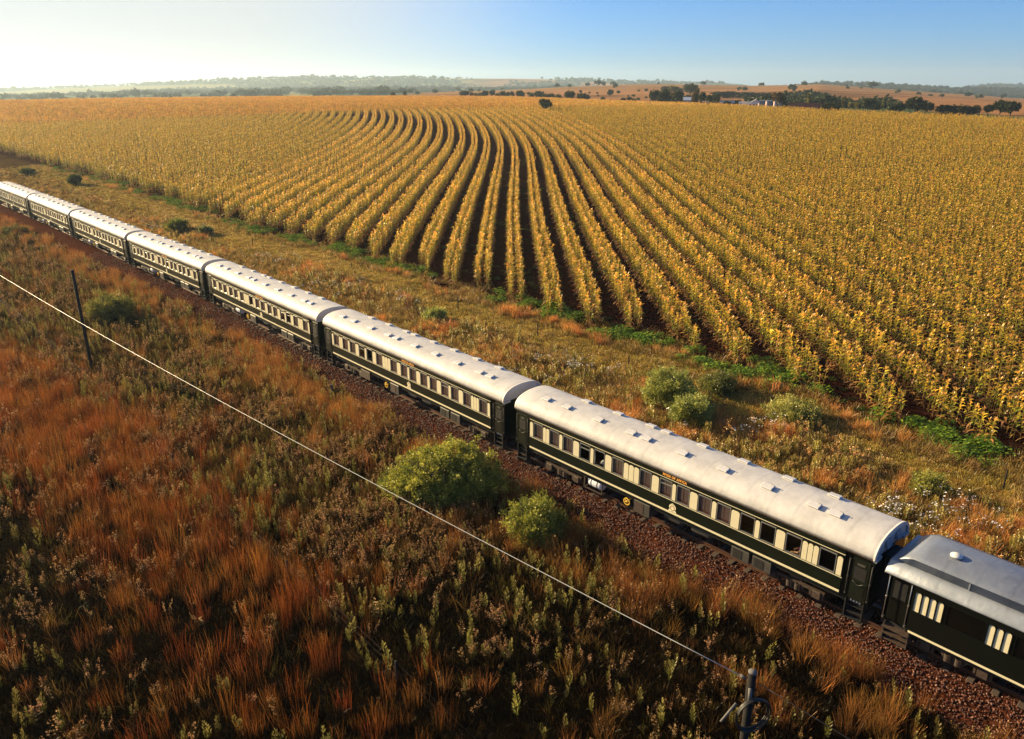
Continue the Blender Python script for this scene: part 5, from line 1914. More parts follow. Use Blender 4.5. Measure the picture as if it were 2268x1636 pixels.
def bush(px, py, w, h, label, seed, lobes=None, c0=(.055, .085, .014), c1=(.30, .29, .06), clumps=420, per=36, ls=.055, cat='bush', group=None, name='bush'):
    p = on_ground(px, py)
    b = empty(name, (p.x, p.y, p.z))
    tag(b, label, cat, group)
    if lobes is None:
        r = random.Random(seed)
        lobes = [(0, 0, h * .42, w * .36, w * .34, h * .55)]
        for i in range(5):
            a = i * 1.256 + r.uniform(-.4, .4)
            lobes.append((math.cos(a) * w * .27, math.sin(a) * w * .25, h * r.uniform(.28, .48), w * r.uniform(.2, .27), w * r.uniform(.2, .27), h * r.uniform(.36, .5)))
    cr_ = link_mesh('crown', leaf_crown(seed, lobes, clumps, per, ls, c0, c1).mesh('crown', M['bush']), b)
    stems_mb(seed, 14, h * 1.02, w * .46, .045).build('branches', M['bark'], b)
    return b


YG0, YG1 = (.040, .070, .010), (.37, .36, .06)
bush(985, 1108, 6.4, 3.0, 'big round yellow green thorn bush beside the ballast, larger of two neighbours', 11,
     [(-1.1, .9, 1.45, 1.2, 1.1, .95), (.4, 1.2, 1.9, 1.2, 1.1, .9), (-2.3, -.1, .85, .95, .9, .85), (-1.2, -.7, 1.2, 1.0, .9, .8), (.0, -.9, 1.0, 1.0, .9, .85), (1.2, -.6, 1.2, 1.05, .9, .85), (2.4, .0, .95, .9, .9, .8), (1.5, .7, 1.5, 1.1, 1.0, .9), (-.2, .1, 1.7, 1.1, 1.0, .85), (-1.9, .7, 1.1, .9, .9, .8), (0, 0, .7, 2.4, 1.6, .8)],
     YG0, YG1, 1500, 40, .055)
bush(1185, 1196, 3.0, 2.1, 'small yellow green bush beside the ballast, right of the bigger round bush', 12, None, YG0, YG1, 560, 40, .05)
bush(248, 706, 4.3, 2.4, 'olive green bush standing right behind the dark wooden pole', 13, None, (.05, .07, .012), (.24, .22, .05), 620, 36, .06)
PG0, PG1 = (.075, .105, .02), (.38, .36, .09)
bush(1478, 893, 3.6, 2.3, 'pale feathery green bush behind the nearest coach, leftmost of a pair', 14, None, PG0, PG1, 620, 36, .05)
bush(1528, 940, 2.7, 1.9, 'brighter feathery green bush close behind the roof of the nearest coach', 15, None, (.08, .115, .02), (.34, .34, .09), 480, 36, .05)
bush(1590, 868, 2.6, 1.4, 'low dark green bush beside the two feathery bushes on the verge', 16, None, (.05, .07, .015), (.20, .19, .05), 320, 36, .05)
bush(1752, 928, 3.4, 1.2, 'pale low spreading bush on the verge, right of the feathery pair', 17, None, PG0, PG1, 420, 30, .05)
bush(168, 408, 2.9, 2.1, 'dark round bush alone beside the field track near the far coaches', 18, None, (.03, .04, .012), (.08, .085, .025), 300, 30, .08)
bush(62, 385, 3.2, 1.3, 'dark low bush beside the field track at the far left', 19, None, (.03, .04, .012), (.08, .085, .025), 240, 30, .08)
bush(393, 513, 3.2, 1.9, 'mid green bush on the verge behind the fifth coach', 20, None, (.05, .075, .014), (.20, .21, .045), 340, 30, .07)
bush(455, 520, 2.2, 1.2, 'faint grey green bush next to the mid green bush on the verge', 21, None, (.07, .085, .03), (.20, .20, .08), 220, 30, .07)
bush(965, 712, 2.2, 1.2, 'light green bush with white flowers around it on the verge', 22, None, PG0, PG1, 260, 30, .055)
bush(2052, 1092, 2.0, 1.0, 'small yellow green bush among fallen straw near the clerestory car', 23, None, (.07, .09, .015), (.26, .26, .05), 240, 30, .05)
bush(35, 518, 3.4, 1.1, 'low dark green thicket at the left edge, on the near side of the train', 24, None, (.03, .045, .01), (.12, .11, .03), 240, 30, .07)

# ------------------------------------------------------------------ trees
def crown_shape(kind, r, w, h):
    L = []
    if kind == 'round':
        L.append((0, 0, h * .58, w * .42, w * .42, h * .38))
        for i in range(6):
            a = i * 1.05 + r.uniform(-.3, .3); L.append((math.cos(a) * w * .27, math.sin(a) * w * .27, h * r.uniform(.42, .72), w * .24, w * .24, h * .22))
    elif kind == 'poplar':
        for i in range(5):
            L.append((r.gauss(0, w * .08), r.gauss(0, w * .08), h * (.28 + .15 * i), w * (.40 - .05 * i), w * (.40 - .05 * i), h * .17))
    elif kind == 'gum':
        for i in range(7):
            a = i * .9 + r.uniform(-.3, .3); q_ = r.uniform(.1, .34); L.append((math.cos(a) * w * q_, math.sin(a) * w * q_, h * r.uniform(.55, .88), w * .22, w * .22, h * .14))
    elif kind == 'hedge':
        for i in range(9):
            L.append((w * (-.42 + .105 * i), r.gauss(0, .4), h * r.uniform(.36, .52), w * .12, w * .10 + .8, h * .48))
    elif kind == 'flat':
        for i in range(6):
            a = i * 1.05; L.append((math.cos(a) * w * .26, math.sin(a) * w * .26, h * r.uniform(.62, .76), w * .25, w * .25, h * .2))
    return L


TREE_MESH = {}
DK0, DK1 = (.020, .034, .010), (.075, .085, .022)
TONES = {'dark': (DK0, DK1), 'mid': ((.035, .055, .014), (.12, .135, .03)), 'yellow': ((.10, .10, .02), (.30, .25, .055)), 'brown': ((.08, .06, .02), (.24, .16, .05)), 'blue': ((.035, .05, .025), (.10, .12, .05))}


def tree(px, Y, wpx, hpx, kind, tone, label, group=None, lift=0.0, cat='tree', seed=None):
    p = far_at(px, Y)
    k = Y / 1812.0 * 1.02
    w_, h_ = wpx * k, hpx * k
    seed = seed if seed is not None else int(px * 7) % 3
    key = (kind, tone, seed)
    if key not in TREE_MESH:
        r = random.Random(hash(kind) % 1000 + seed if False else len(TREE_MESH) * 13 + seed)
        L = crown_shape(kind, r, 8.0, 8.0)
        cm = leaf_crown(seed + 50, L, 300, 16, .34, *TONES[tone], .6, .7, .2).mesh('crown', M['tree'])
        tm = MB(); tm.tube([(0, 0, -.6), (.1, 0, 2.0), (0, .1, 5.0)], [.30, .22, .10], 7)
        for i in range(5):
            a = i * 1.25; tm.tube([(0, 0, 1.6 + .3 * i), (math.cos(a) * 1.3, math.sin(a) * 1.3, 3.4 + .35 * i), (math.cos(a) * 2.2, math.sin(a) * 2.2, 5.0 + .3 * i)], [.12, .08, .03], 5)
        TREE_MESH[key] = (cm, tm.mesh('trunk', M['bark']))
    cm, tm = TREE_MESH[key]
    t = empty('tree' if cat != 'bush' else 'bush', (p.x, p.y, p.z + lift), (px * 1.7) % 6.28 if kind != 'hedge' else 0)
    t.scale = (w_ / 8.0, (w_ if kind != 'hedge' else w_ * .5) / 8.0, h_ / 8.0)
    tag(t, label, cat, group)
    link_mesh('crown', cm, t); link_mesh('trunk', tm, t)
    return t


def v3(x, y): return 990.7 + .2184 * x, 158.5 + .2184 * y
def vr1(x, y): return 1406.9 + .20386 * x, 178.3 + .20386 * y
def vr2(x, y): return 1816.4 + .1989 * x, 171.7 + .1989 * y


def base_Y(px, py, Ymin, Ymax):
    """forward distance at which the ground is seen at this height of the photo"""
    best = Ymin; bd = 1e9
    for Y in np.linspace(Ymin, Ymax, 60):
        q_ = far_at(px, Y); a, b = to_photo(q_.x, q_.y, q_.z)
        if abs(b - py) < bd: bd = abs(b - py); best = Y
    return best


LINE = [(169, 183, 238, 88, 'flat', 'dark'), (246, 200, 242, 40, 'round', 'dark'), (287, 208, 243, 36, 'round', 'mid'), (318, 205, 244, 36, 'round', 'yellow'), (375, 190, 247, 70, 'round', 'dark'),
        (450, 192, 249, 55, 'gum', 'dark'), (505, 212, 252, 40, 'round', 'yellow'), (558, 198, 254, 60, 'round', 'dark'), (612, 212, 257, 40, 'round', 'mid'), (655, 210, 258, 50, 'gum', 'mid'),
        (740, 197, 260, 80, 'round', 'dark'), (855, 222, 264, 45, 'round', 'mid'), (930, 202, 267, 95, 'round', 'dark'), (1020, 213, 258, 110, 'hedge', 'mid'), (1070, 238, 277, 40, 'round', 'dark'),
        (1125, 205, 252, 55, 'round', 'mid'), (1240, 203, 282, 100, 'round', 'dark'), (1380, 226, 290, 115, 'round', 'dark')]
for i, (cx_, ty, by, wd, kind, tone) in enumerate(LINE):
    px, py = v3(cx_, by); _, pt = v3(cx_, ty)
    Y = float(np.interp(px, FAR_EDGE_PX, FAR_EDGE_Y)) + 22 + (i % 3) * 9
    nm = {'round': 'rounded', 'flat': 'flat topped', 'gum': 'open branched', 'hedge': 'hedge-like'}[kind]; tn_ = {'dark': 'dark green', 'mid': 'mid green', 'yellow': 'yellowish green'}[tone]
    tree(px, Y, wd * .2184, py - pt + 4, kind, tone, f'{nm} {tn_} tree, {ORD[i + 1]} from the left in the treeline behind the maize', 'treeline along the far edge of the maize')
px, py = v3(826, 222)
tree(px, 700, 9, 12, 'gum', 'yellow', 'lone slim pale tree rising above the treeline on the pink slope')
# scattered trees and bushes of the pink slope
SC = [(1350, 192, 222, 30, 'dark'), (1655, 192, 252, 60, 'dark'), (1735, 195, 225, 32, 'mid'), (1530, 238, 256, 26, 'mid'), (1580, 258, 294, 42, 'mid'), (1790, 268, 300, 50, 'mid'), (1848, 263, 302, 50, 'dark'),
      (1898, 275, 318, 55, 'yellow'), (1940, 270, 296, 36, 'mid'), (2018, 178, 206, 38, 'mid'), (2020, 254, 275, 28, 'mid'), (1890, 236, 260, 38, 'mid'), (1440, 206, 226, 22, 'dark'), (1940, 186, 206, 26, 'mid'), (1840, 242, 258, 26, 'dark'), (1520, 210, 230, 24, 'mid')]
for i, (cx_, ty, by, wd, tone) in enumerate(SC):
    px, py = v3(cx_, by); _, pt = v3(cx_, ty)
    ye_ = float(np.interp(px, FAR_EDGE_PX, FAR_EDGE_Y))
    Y = base_Y(px, py, ye_ + 15, 1400)
    tree(px, Y, wd * .2184, (py - pt) * 1.05, 'round', tone, f'small rounded {"dark" if tone == "dark" else "green" if tone == "mid" else "yellowish"} tree on the pink slope, one of many scattered there', 'scattered trees on the pink slope')
px, py = v3(1655, 296)
tree(px, float(np.interp(px, FAR_EDGE_PX, FAR_EDGE_Y)) + 20, 24, 8, 'hedge', 'mid', 'short clipped-looking green hedge at the far edge of the maize', cat='hedge')
# lone tree in the maize
q = v3(1003, 355)
lt = tree(1209.5, 345, 26, 33, 'gum', 'dark', 'lone dark leaning tree standing in the middle of the ripe maize', seed=1)
# the farmyard
YARD = [(212, 150, 268, 105, 'round', 'dark', 'dense dark green tree at the left end of the farmyard clump'), (330, 145, 270, 150, 'round', 'dark', 'broad dark green tree in the middle of the farmyard clump'),
        (465, 150, 270, 140, 'round', 'dark', 'broad dark green tree beside the tin roofed shed'), (575, 150, 232, 100, 'round', 'mid', 'green tree right behind the tin roofed shed'),
        (662, 143, 277, 90, 'poplar', 'brown', 'brownish yellow tree right of the tin roofed shed'), (735, 165, 278, 75, 'round', 'dark', 'dark tree between the brownish tree and the ruined hut'),
        (815, 178, 268, 85, 'round', 'dark', 'dark tree above the ruined tan hut'), (890, 175, 272, 75, 'round', 'dark', 'dark tree above the low pale blue building'),
        (890, 240, 287, 90, 'round', 'yellow', 'olive bush in front of the low pale blue building'), (1015, 240, 295, 85, 'round', 'dark', 'dark round bush hiding the end of the pale blue building'),
        (1000, 215, 262, 120, 'hedge', 'mid', 'green hedge behind the pale blue building'), (1130, 208, 265, 80, 'round', 'dark', 'dark tree between the pale blue and the white buildings'),
        (1140, 262, 298, 45, 'round', 'yellow', 'small olive bush at the left end of the white building'),
        (1565, 128, 285, 150, 'gum', 'brown', 'tall gum tree with open crown rising above the water tanks'), (1255, 228, 268, 110, 'hedge', 'mid', 'green hedge behind the white gabled house'),
        (1420, 225, 268, 110, 'round', 'mid', 'green tree behind the two water tanks'), (1735, 212, 270, 100, 'round', 'mid', 'green bush behind the left part of the brick wall'),
        (1900, 140, 268, 70, 'poplar', 'yellow', 'yellow green poplar behind the middle of the brick wall'), (2000, 225, 268, 120, 'hedge', 'mid', 'green hedge behind the right part of the brick wall'),
        (2115, 205, 295, 130, 'round', 'dark', 'dark round tree at the right end of the brick wall'), (2200, 250, 318, 90, 'round', 'mid', 'green bush just right of the brick wall'),
        (1640, 255, 305, 60, 'round', 'dark', 'dark bush between the gum tree and the brick wall')]
for i, (cx_, ty, by, wd, kind, tone, lab) in enumerate(YARD):
    px, py = vr1(cx_, by); _, pt = vr1(cx_, ty)
    Y = float(np.interp(px, FAR_EDGE_PX, FAR_EDGE_Y)) + (24 if by > 280 else 50)
    tree(px, Y, wd * .204, (py - pt) * 1.10 + 2, kind, tone, lab, cat='tree' if kind != 'hedge' else 'hedge')
BACK = [(420, 78, 150, 110, 'round', 'yellow', 'yellow leaved tree on the slope above the farmyard clump'), (340, 78, 135, 120, 'round', 'blue', 'blue green tree on the slope left of the yellow leaved tree'),
        (605, 62, 165, 155, 'round', 'mid', 'big green tree on the slope above the tin roofed shed'), (490, 98, 140, 60, 'round', 'blue', 'blue green tree between the yellow tree and the big green tree'),
        (1215, 172, 216, 60, 'round', 'blue', 'dark tree alone on the slope above the white building'), (990, 133, 187, 270, 'hedge', 'blue', 'long dark copse on the slope above the farmyard'),
        (1315, 145, 195, 340, 'hedge', 'blue', 'long dark copse on the slope, left of the gum tree'), (245, 20, 40, 22, 'round', 'dark', 'tiny dark tree on the crest of the brown ridge')]
for i, (cx_, ty, by, wd, kind, tone, lab) in enumerate(BACK):
    px, py = vr1(cx_, by); _, pt = vr1(cx_, ty)
    Y = base_Y(px, py, float(np.interp(px, FAR_EDGE_PX, FAR_EDGE_Y)) + 60, 1450)
    tree(px, Y, wd * .204, (py - pt) * 1.1 + 1, kind, tone, lab, cat='tree' if kind != 'hedge' else 'copse')
RT = [(290, 245, 355, 60, 'poplar', 'yellow', 'taller yellow green poplar of the right hand trees'), (730, 262, 362, 45, 'poplar', 'yellow', 'slim yellow poplar left of the biggest dark tree'),
      (160, 285, 360, 75, 'round', 'mid', 'green bush left of the taller poplar'), (225, 295, 362, 60, 'round', 'mid', 'green bush touching the left side of the taller poplar'), (375, 290, 352, 70, 'round', 'yellow', 'olive bush right of the taller poplar'),
      (450, 298, 362, 70, 'round', 'yellow', 'pointed olive bush midway between the two poplars'), (545, 270, 372, 110, 'round', 'mid', 'broad green tree between the two poplars'), (650, 310, 374, 110, 'round', 'mid', 'green bush at the left of the slim poplar'),
      (820, 303, 386, 75, 'round', 'mid', 'green tree right of the slim poplar'), (915, 298, 388, 130, 'round', 'dark', 'dark tree at the left shoulder of the biggest dark tree'), (1100, 248, 390, 200, 'round', 'dark', 'biggest dark tree at the edge of the dirt road'),
      (1240, 300, 390, 120, 'round', 'dark', 'dark tree at the right shoulder of the biggest dark tree'), (1480, 328, 402, 240, 'hedge', 'dark', 'long dark hedge right of the biggest dark tree'), (1720, 330, 408, 220, 'hedge', 'dark', 'second long dark hedge, ending near the picture edge'),
      (1925, 325, 414, 100, 'round', 'dark', 'dark tree past the end of the second hedge'), (2060, 285, 415, 150, 'round', 'dark', 'large dark tree close to the picture edge, above the road'), (2180, 300, 425, 160, 'round', 'dark', 'dark tree cut by the right picture edge'),
      (1520, 412, 452, 100, 'round', 'dark', 'low dark bush on the verge of the dirt road'), (1380, 412, 442, 150, 'hedge', 'dark', 'low dark scrub left of the dirt road'), (1570, 468, 522, 65, 'round', 'dark', 'round bush where the dirt road bends'),
      (860, 392, 414, 90, 'hedge', 'dark', 'low dark scrub in front of the dark trees')]
for i, (cx_, ty, by, wd, kind, tone, lab) in enumerate(RT):
    px, py = vr2(cx_, by); _, pt = vr2(cx_, ty)
    ye_ = float(np.interp(px, FAR_EDGE_PX, FAR_EDGE_Y))
    Y = base_Y(px, py, ye_ + 8, ye_ + 260)
    tree(px, Y, wd * .199, (py - pt) * 1.1 + 1, kind, tone, lab, cat='tree' if kind != 'hedge' else 'hedge')
LT = [(23, 217, 226, 22, 14, 'tallest blue green tree of the small group at the far left'), (2, 216, 226, 12, 14, 'blue green tree cut by the left picture edge'), (41, 218, 225, 12, 10, 'small blue green tree right of the tallest one at the far left'), (50.5, 217, 225, 9, 11, 'rightmost blue green tree of the small group at the far left'),
      (96, 218, 222, 16, 6, 'low blue green tree beside the first white farm roof'), (150, 216, 222, 26, 11, 'blue green clump between the two white farm roofs'), (216, 212, 220, 14, 9, 'blue green tree right of the second white farm roof')]
for px, ty, by, wd, hh, lab in LT:
    tree(px, 900, wd, hh + 6, 'round', 'blue', lab, lift=0.0)
tree(374, 566, 8, 9, 'round', 'dark', 'dark treetop peeking over the maize below the pale fields')
tree(541, 616, 8, 6, 'round', 'dark', 'tiny dark treetop on the horizon line of the maize')
tree(869, 648, 9, 13, 'round', 'dark', 'dark round tree on the horizon line, left of two')
tree(895, 665, 9, 14, 'gum', 'mid', 'slim stalked round tree on the horizon line, right of two')
px, py = v3(970, 62)
tree(px - 3, 4330, 5, 5, 'round', 'blue', 'tiny pale tree on the crest of the far hill', cat='tree')
tree(v3(1300, 68)[0], 4330, 13, 3.5, 'hedge', 'blue', 'flat pale copse on the crest of the far hill', cat='copse')

# woods that read as one mass on the far hills
def far_woods(n):
    px = RNG.uniform(-60, 2330, n); Y = np.exp(RNG.uniform(math.log(430), math.log(4420), n))
    X = (px - 1133.5) / 1812 * Y
    d_ = zone_wood(px, Y)
    k = RNG.uniform(0, 1, n) < d_
    return X[k], Y[k]


def zone_wood(px, Y):
    _, pyv = to_photo((px - 1133.5) / 1812 * Y, Y, ground((px - 1133.5) / 1812 * Y, Y))
    f1 = (1 - pale_left(px, pyv)) * smooth(960, 820, px) * smooth(1150, 1450, Y) * (.25 + .75 * smooth(.40, .60, fbm(px / 30, pyv / 4, 51))) * (1 - .88 * smooth(0, 1.5, pyv - np.interp(px, BAND_PX, BAND_BOT)) * smooth(620, 480, px))
    f1 = np.where(Y > 2050, (1 - pale_left(px, pyv)) * smooth(1080, 940, px), f1)
    f2 = smooth(.52, .62, fbm(px / 120.0 + 2, Y / 420.0, 45)) * smooth(980, 1120, px) * smooth(1660, 1560, px) * (Y > 2050) * .8
    f3 = smooth(1690, 1790, px) * (Y > 2050)
    f4 = woods_right(px, Y)
    f5 = .005 * (Y > 900) * (Y < 2000) * (px > 900)
    crest = smooth(4150, 4300, Y) * smooth(760, 600, px) * .8
    return np.clip(np.maximum.reduce([f1, f2, f3, f4, f5 + 0 * px, crest]), 0, 1)


X, Y = far_woods(52000)
wv = []
for i in range(4):
    r = random.Random(i)
    wv.append(leaf_crown(90 + i, crown_shape('round', r, 8.0, 7.0), 60, 8, .75, (.035, .055, .022), (.10, .115, .045), .7, .9, .2).mesh('crown', M['tree']))
sc = np.exp(RNG.normal(0, .25, len(X))) * np.interp(Y, [450, 900, 1500, 2700, 4400], [.42, .60, 1.0, .8, 1.3])
tag(scatter('woodland', np.column_stack([X, Y, ground(X, Y) - .4]), rand_rot(len(X), 0), sc, RNG.integers(0, 4, len(X)), wv, None), 'dark woods covering the far hillsides', 'woodland', kind='stuff')

# ------------------------------------------------------------------ farm buildings
def building(px, py, wpx, hpx, depth, wallm, roofm, label, name='farm_building', gable=None, doors=(), windows=(), flat=True, Yoff=26, cat='building', rot=0.0):
    ye_ = float(np.interp(px, FAR_EDGE_PX, FAR_EDGE_Y))
    Y = ye_ + Yoff
    p = far_at(px, Y); k = Y / 1812.0 * 1.02
    w_, h_ = wpx * k, hpx * k + 1.6
    b = empty(name, (p.x, p.y, p.z), math.atan2(-p.x, p.y) + rot)
    tag(b, label, cat)
    m = MB(); m.box(-w_ / 2, w_ / 2, 0, depth, -.4, h_); m.build('wall', M[wallm], b)
    if gable == 'front':
        r_ = MB(); gh = h_ * .42
        r_.prism_y([(-w_ / 2 - .3, h_), (0, h_ + gh), (w_ / 2 + .3, h_), (w_ / 2 + .3, h_ + .12), (0, h_ + gh + .14), (-w_ / 2 - .3, h_ + .12)], -.3, depth + .3)
        r_.build('roof', M[roofm], b)
        g_ = MB(); g_.prism_y([(-w_ / 2, h_), (w_ / 2, h_), (0, h_ + gh - .06)], 0.02, .12); g_.build('gable', M[wallm], b)
    elif gable == 'side':
        r_ = MB(); gh = depth * .3
        r_.prism_x([(-.3, h_ - .05), (depth / 2, h_ + gh), (depth + .3, h_ - .05), (depth + .3, h_ + .07), (depth / 2, h_ + gh + .12), (-.3, h_ + .07)], -w_ / 2 - .3, w_ / 2 + .3)
        r_.build('roof', M[roofm], b)
    else:
        MB().box(-w_ / 2 - .2, w_ / 2 + .2, -.2, depth + .2, h_ + .005, h_ + .13).build('roof', M[roofm], b)
    for dx in doors: MB().box(dx * w_ - .4, dx * w_ + .4, -.03, -.003, -.3, 2.1).build('door', M['dark'], b)
    for dx in windows: MB().box(dx * w_ - .4, dx * w_ + .4, -.03, -.003, h_ * .5, h_ * .5 + .9).build('window', M['dark'], b)
    return b


x_, y_ = vr1(572, 262); building(x_, y_, 15, 5, 5, 'greywall', 'tinroof', 'small shed with a pale blue tin roof under the farmyard trees', gable='side', Yoff=34)
x_, y_ = vr1(775, 285); building(x_, y_, 14, 5, 4, 'tanwall', 'tanwall', 'ruined tan hut with an empty window at the edge of the maize', windows=(-.05,), Yoff=20)
x_, y_ = vr1(1010, 295); building(x_, y_, 32, 8, 5, 'bluewall', 'darkroof', 'low pale blue building half hidden by a round bush', doors=(.42,), windows=(-.1, .2), Yoff=30)
x_, y_ = vr1(1212, 300); building(x_, y_, 28, 6.5, 6, 'whitewall', 'tinroof', 'long low whitewashed building with dark doorways', doors=(-.12, .38), windows=(-.35, .1), Yoff=26)
x_, y_ = vr1(1322, 302); building(x_, y_, 17, 7, 6, 'whitewall', 'whitewall', 'whitewashed house with a pointed front gable beside the long building', gable='front', windows=(-.2, .2), Yoff=22)
x_, y_ = vr1(1490, 316); building(x_, y_, 48, 10, 5, 'greywall', 'tinroof', 'grey green shed standing behind the two water tanks', windows=(-.2, .1), Yoff=40)


def water_tank(px, wpx, hpx, label, Yoff=16):
    Y = float(np.interp(px, FAR_EDGE_PX, FAR_EDGE_Y)) + Yoff
    p = far_at(px, Y); k = Y / 1812.0 * 1.02
    t = empty('water_tank', (p.x, p.y, p.z)); tag(t, label, 'water tank')
    r = wpx * k / 2; h_ = hpx * k + 1.4
    MB().tube([(0, 0, -.3), (0, 0, h_)], r, 20).build('tank_body', M['tankpink'], t)
    MB().tube([(0, 0, h_), (0, 0, h_ + .10), (0, 0, h_ + .35)], [r + .08, r + .08, r * .2], 20).build('lid', M['tankpink'], t)


water_tank(vr1(1446, 0)[0], 5.0, 11, 'pale pink round water tank, left of the tall pair by the grey shed')
water_tank(vr1(1533, 0)[0], 5.0, 11.5, 'pale pink round water tank, right of the tall pair by the grey shed')
water_tank(vr1(1361, 0)[0], 4.2, 6, 'short white round tank beside the gabled house')
x_ = vr1(1897, 0)[0]
Y_ = float(np.interp(x_, FAR_EDGE_PX, FAR_EDGE_Y)) + 18
p = far_at(x_, Y_); k_ = Y_ / 1812 * 1.02
bw = empty('brick_wall', (p.x, p.y, p.z), math.atan2(-p.x, p.y) - .06); tag(bw, 'long red brick wall at the edge of the maize', 'wall')
wl_ = 80 * k_
MB().box(-wl_ / 2, wl_ / 2, 0, .3, -.5, 15 * k_ + .9).build('wall', M['brick'], bw)
for dx in (-.5, -.18, .16, .5): MB().box(dx * wl_ - .25, dx * wl_ + .25, -.05, .35, -.5, 15 * k_ + 1.05).build('pier', M['brick'], bw)
for px, wpx, lab in ((145, 28, 'white farm roof among the far left trees, nearer the edge'), (255, 22, 'white farm roof far away, right of the blue green clump')):
    Y = 880; p = far_at(px, Y)
    b = empty('farm_building', (p.x, p.y, p.z)); tag(b, lab, 'building')
    MB().box(-wpx * .24, wpx * .24, 0, 6, 0, 3.2).build('wall', M['bluewall'], b)
    MB().prism_x([(-.4, 3.2), (3, 4.6), (6.4, 3.2), (6.4, 3.35), (3, 4.75), (-.4, 3.35)], -wpx * .26, wpx * .26).build('roof', M['whitewall'], b)

# maize strips and dirt road at the far right
road = MB()
rp = [vr2(x, y) for x, y in ((1600, 500), (1640, 490), (1720, 485), (1800, 545), (1950, 572), (2100, 585), (2268, 600), (2500, 620))]
pts = [on_ground(*q_) for q_ in rp]
for i, q_ in enumerate(pts):
    a = pts[max(0, i - 1)]; b = pts[min(len(pts) - 1, i + 1)]
    d_ = (b - a); d_.z = 0; d_.normalize(); s_ = Vector((-d_.y, d_.x, 0)) * 2.6
    for e in (q_ - s_, q_, q_ + s_): road.v.append((e.x, e.y, gz(e.x, e.y) + .25))
for i in range(len(pts) - 1):
    for j in (0, 1):
        road.f.append((i * 3 + j, i * 3 + j + 1, i * 3 + j + 4, i * 3 + j + 3)); road.smooth.append(True)
tag(road.build('dirt_road', principled('red_dirt', (.34, .15, .07), .9, noise=.3, nscale=.4)), 'red dirt road bending round the end of the maize', 'road', kind='structure')

# ------------------------------------------------------------------ poles, cables, fences
def wood_pole(x, y, top, r, label, group='wooden poles along the railway'):
    z = gz(x, y)
    p = empty('telegraph_pole', (x, y, z)); tag(p, label, 'pole', group)
    MB().tube([(0, 0, -.5), (0, 0, (top - z) * .5), (0, 0, top - z)], [r * 1.12, r * 1.05, r], 14).build('shaft', M['wood'], p)
    return p


wood_pole(-32.0, 54.9, 7.0, .11, 'dark bare wooden pole standing alone in the grass at the left')
P0 = Vector((5.72, 14.62, 6.5))
fp = wood_pole(P0.x, P0.y, P0.z, .10, 'dark wooden pole carrying the pale cable and a hanging cable coil')
zb = gz(P0.x, P0.y); ph = P0.z - zb
MB().tube([(0, 0, ph + .003), (0, 0, ph + .03)], .108, 14).build('cap', M['postgrey'], fp)
ins = MB().tube([(-.11, .05, ph - .24), (-.24, .14, ph - .21)], [.025, .05], 8).build('insulator', M['postgrey'], fp)
m = MB()
for k_, (rr_, dy) in enumerate(((.44, 0), (.46, .04), (.42, -.03), (.45, .07))):
    m.tube([(rr_ * math.cos(t), -.20 - dy, ph - 1.08 + rr_ * 1.05 * math.sin(t)) for t in np.linspace(0, 2 * math.pi, 33)], .022, 5, False)
co_ = m.build('cable_coil', M['darkcable'], fp); co_.rotation_euler = (0, 0, .25)
m = MB(); m.tube([(-.05, -.12, ph - .38), (-.06, -.20, ph - .66)], .05, 8); m.build('clamp', M['postgrey'], fp)
m = MB(); m.tube([(-.08, -.1, ph - 2.0), (-.62, -.45, -.1)], .035, 6); m.build('stay', M['wood'], fp)
m = MB(); m.tube([(-.38, -.22, ph - .72), (-.72, -.3, ph - 1.20)], .035, 6); m.build('coil_strap', M['postgrey'], fp)
P1 = Vector((-49.0, 66.9, 6.4))
wood_pole(P1.x, P1.y, P1.z + .3, .12, 'dark wooden pole just outside the left edge that carries the pale cable')
P2 = Vector((23.5, -2.4, 6.0))
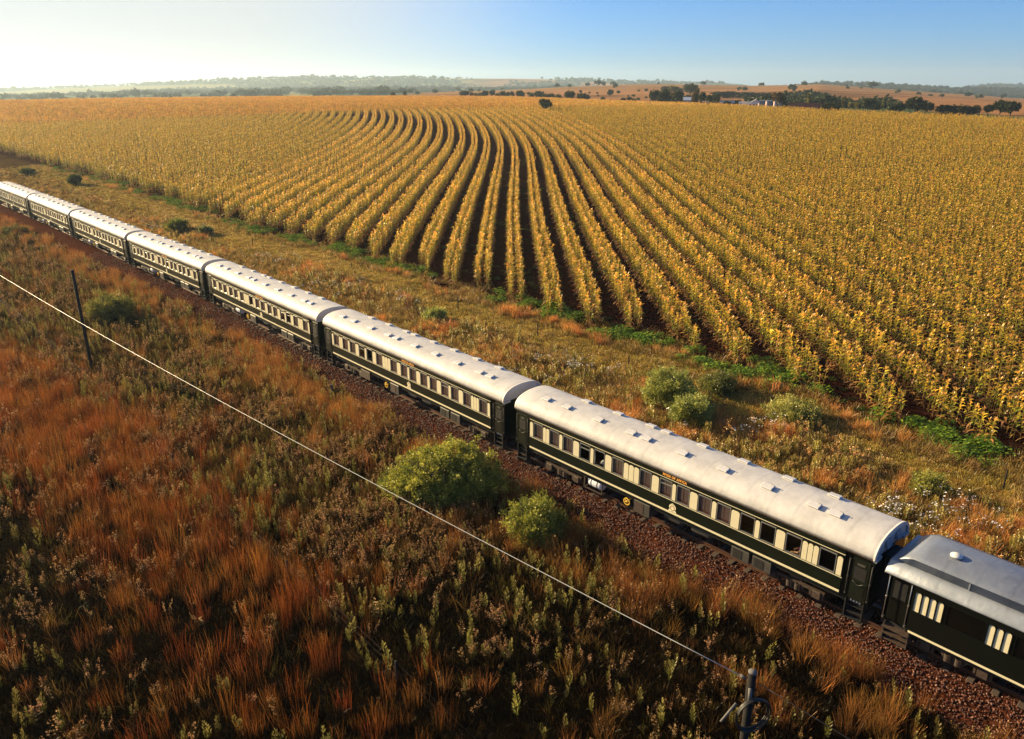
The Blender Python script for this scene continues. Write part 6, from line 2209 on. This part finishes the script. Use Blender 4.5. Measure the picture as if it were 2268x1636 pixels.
wood_pole(P2.x, P2.y, P2.z + .3, .12, 'dark wooden pole behind the viewpoint that carries the dark cable')


def span(a, b, sag, r, name, mat, label):
    pts = []
    for i in range(41):
        t = i / 40; q_ = a.lerp(b, t); q_.z -= sag * 4 * t * (1 - t); pts.append(q_)
    o = MB().tube(pts, r, 6).build(name, mat); tag(o, label, 'cable')
    return o


A0_ = P0 + Vector((-.20, .12, -.22))
span(A0_, P1, 0.55, .011, 'overhead_cable', M['cable'], 'pale overhead cable running from the coil pole to the left edge')
span(P0 + Vector((.12, -.1, -.22)), P2, .45, .009, 'overhead_cable', M['darkcable'], 'dark overhead cable running from the coil pole towards the viewer')


def fence(pts, h, label, wires=3, r=.05):
    p0 = pts[0]
    f = empty('wire_fence', tuple(p0)); tag(f, label, 'fence')
    for q_ in pts:
        m = MB(); m.tube([(0, 0, -.2), (0, 0, h)], [r * 1.1, r], 7)
        o = m.build('post', M['wood'], f); o.location = q_ - p0
    for i in range(wires):
        z = h * (.35 + .28 * i)
        m = MB(); m.tube([(q_ - p0) + Vector((0, r, z)) for q_ in pts], .0028, 4)
        m.build('wire', M['wire'], f)
    return f


fence([on_ground(*q_) for q_ in ((-120, 575), (77, 745), (388, 1046), (640, 1290), (880, 1520), (1150, 1790))], 1.15, 'old wire fence with thin dark posts in the near veld grass')
fence([on_ground(*q_) for q_ in ((330, 470), (560, 545), (780, 605), (1014, 685), (1190, 745), (1391, 819), (1603, 875), (1851, 962), (2220, 1084), (2500, 1180))], 1.2, 'wire fence with thin dark posts on the verge beside the field track', 3, .045)
p = on_ground(736, 877)
mp_ = empty('marker_post', tuple(p)); tag(mp_, 'short pale concrete marker post at the edge of the ballast', 'marker post')
MB().bevel_box(-.11, .11, -.09, .09, -.2, .88, .04).build('post_body', M['postgrey'], mp_)
MB().tube([(-.04, -.094, .70), (-.04, -.088, .70)], .03, 10).build('hole', M['dark'], mp_)

scene.render.film_transparent = False
scene.cycles.use_denoising = True
scene.cycles.max_bounces = 6
scene.cycles.transparent_max_bounces = 12
scene.cycles.volume_bounces = 0
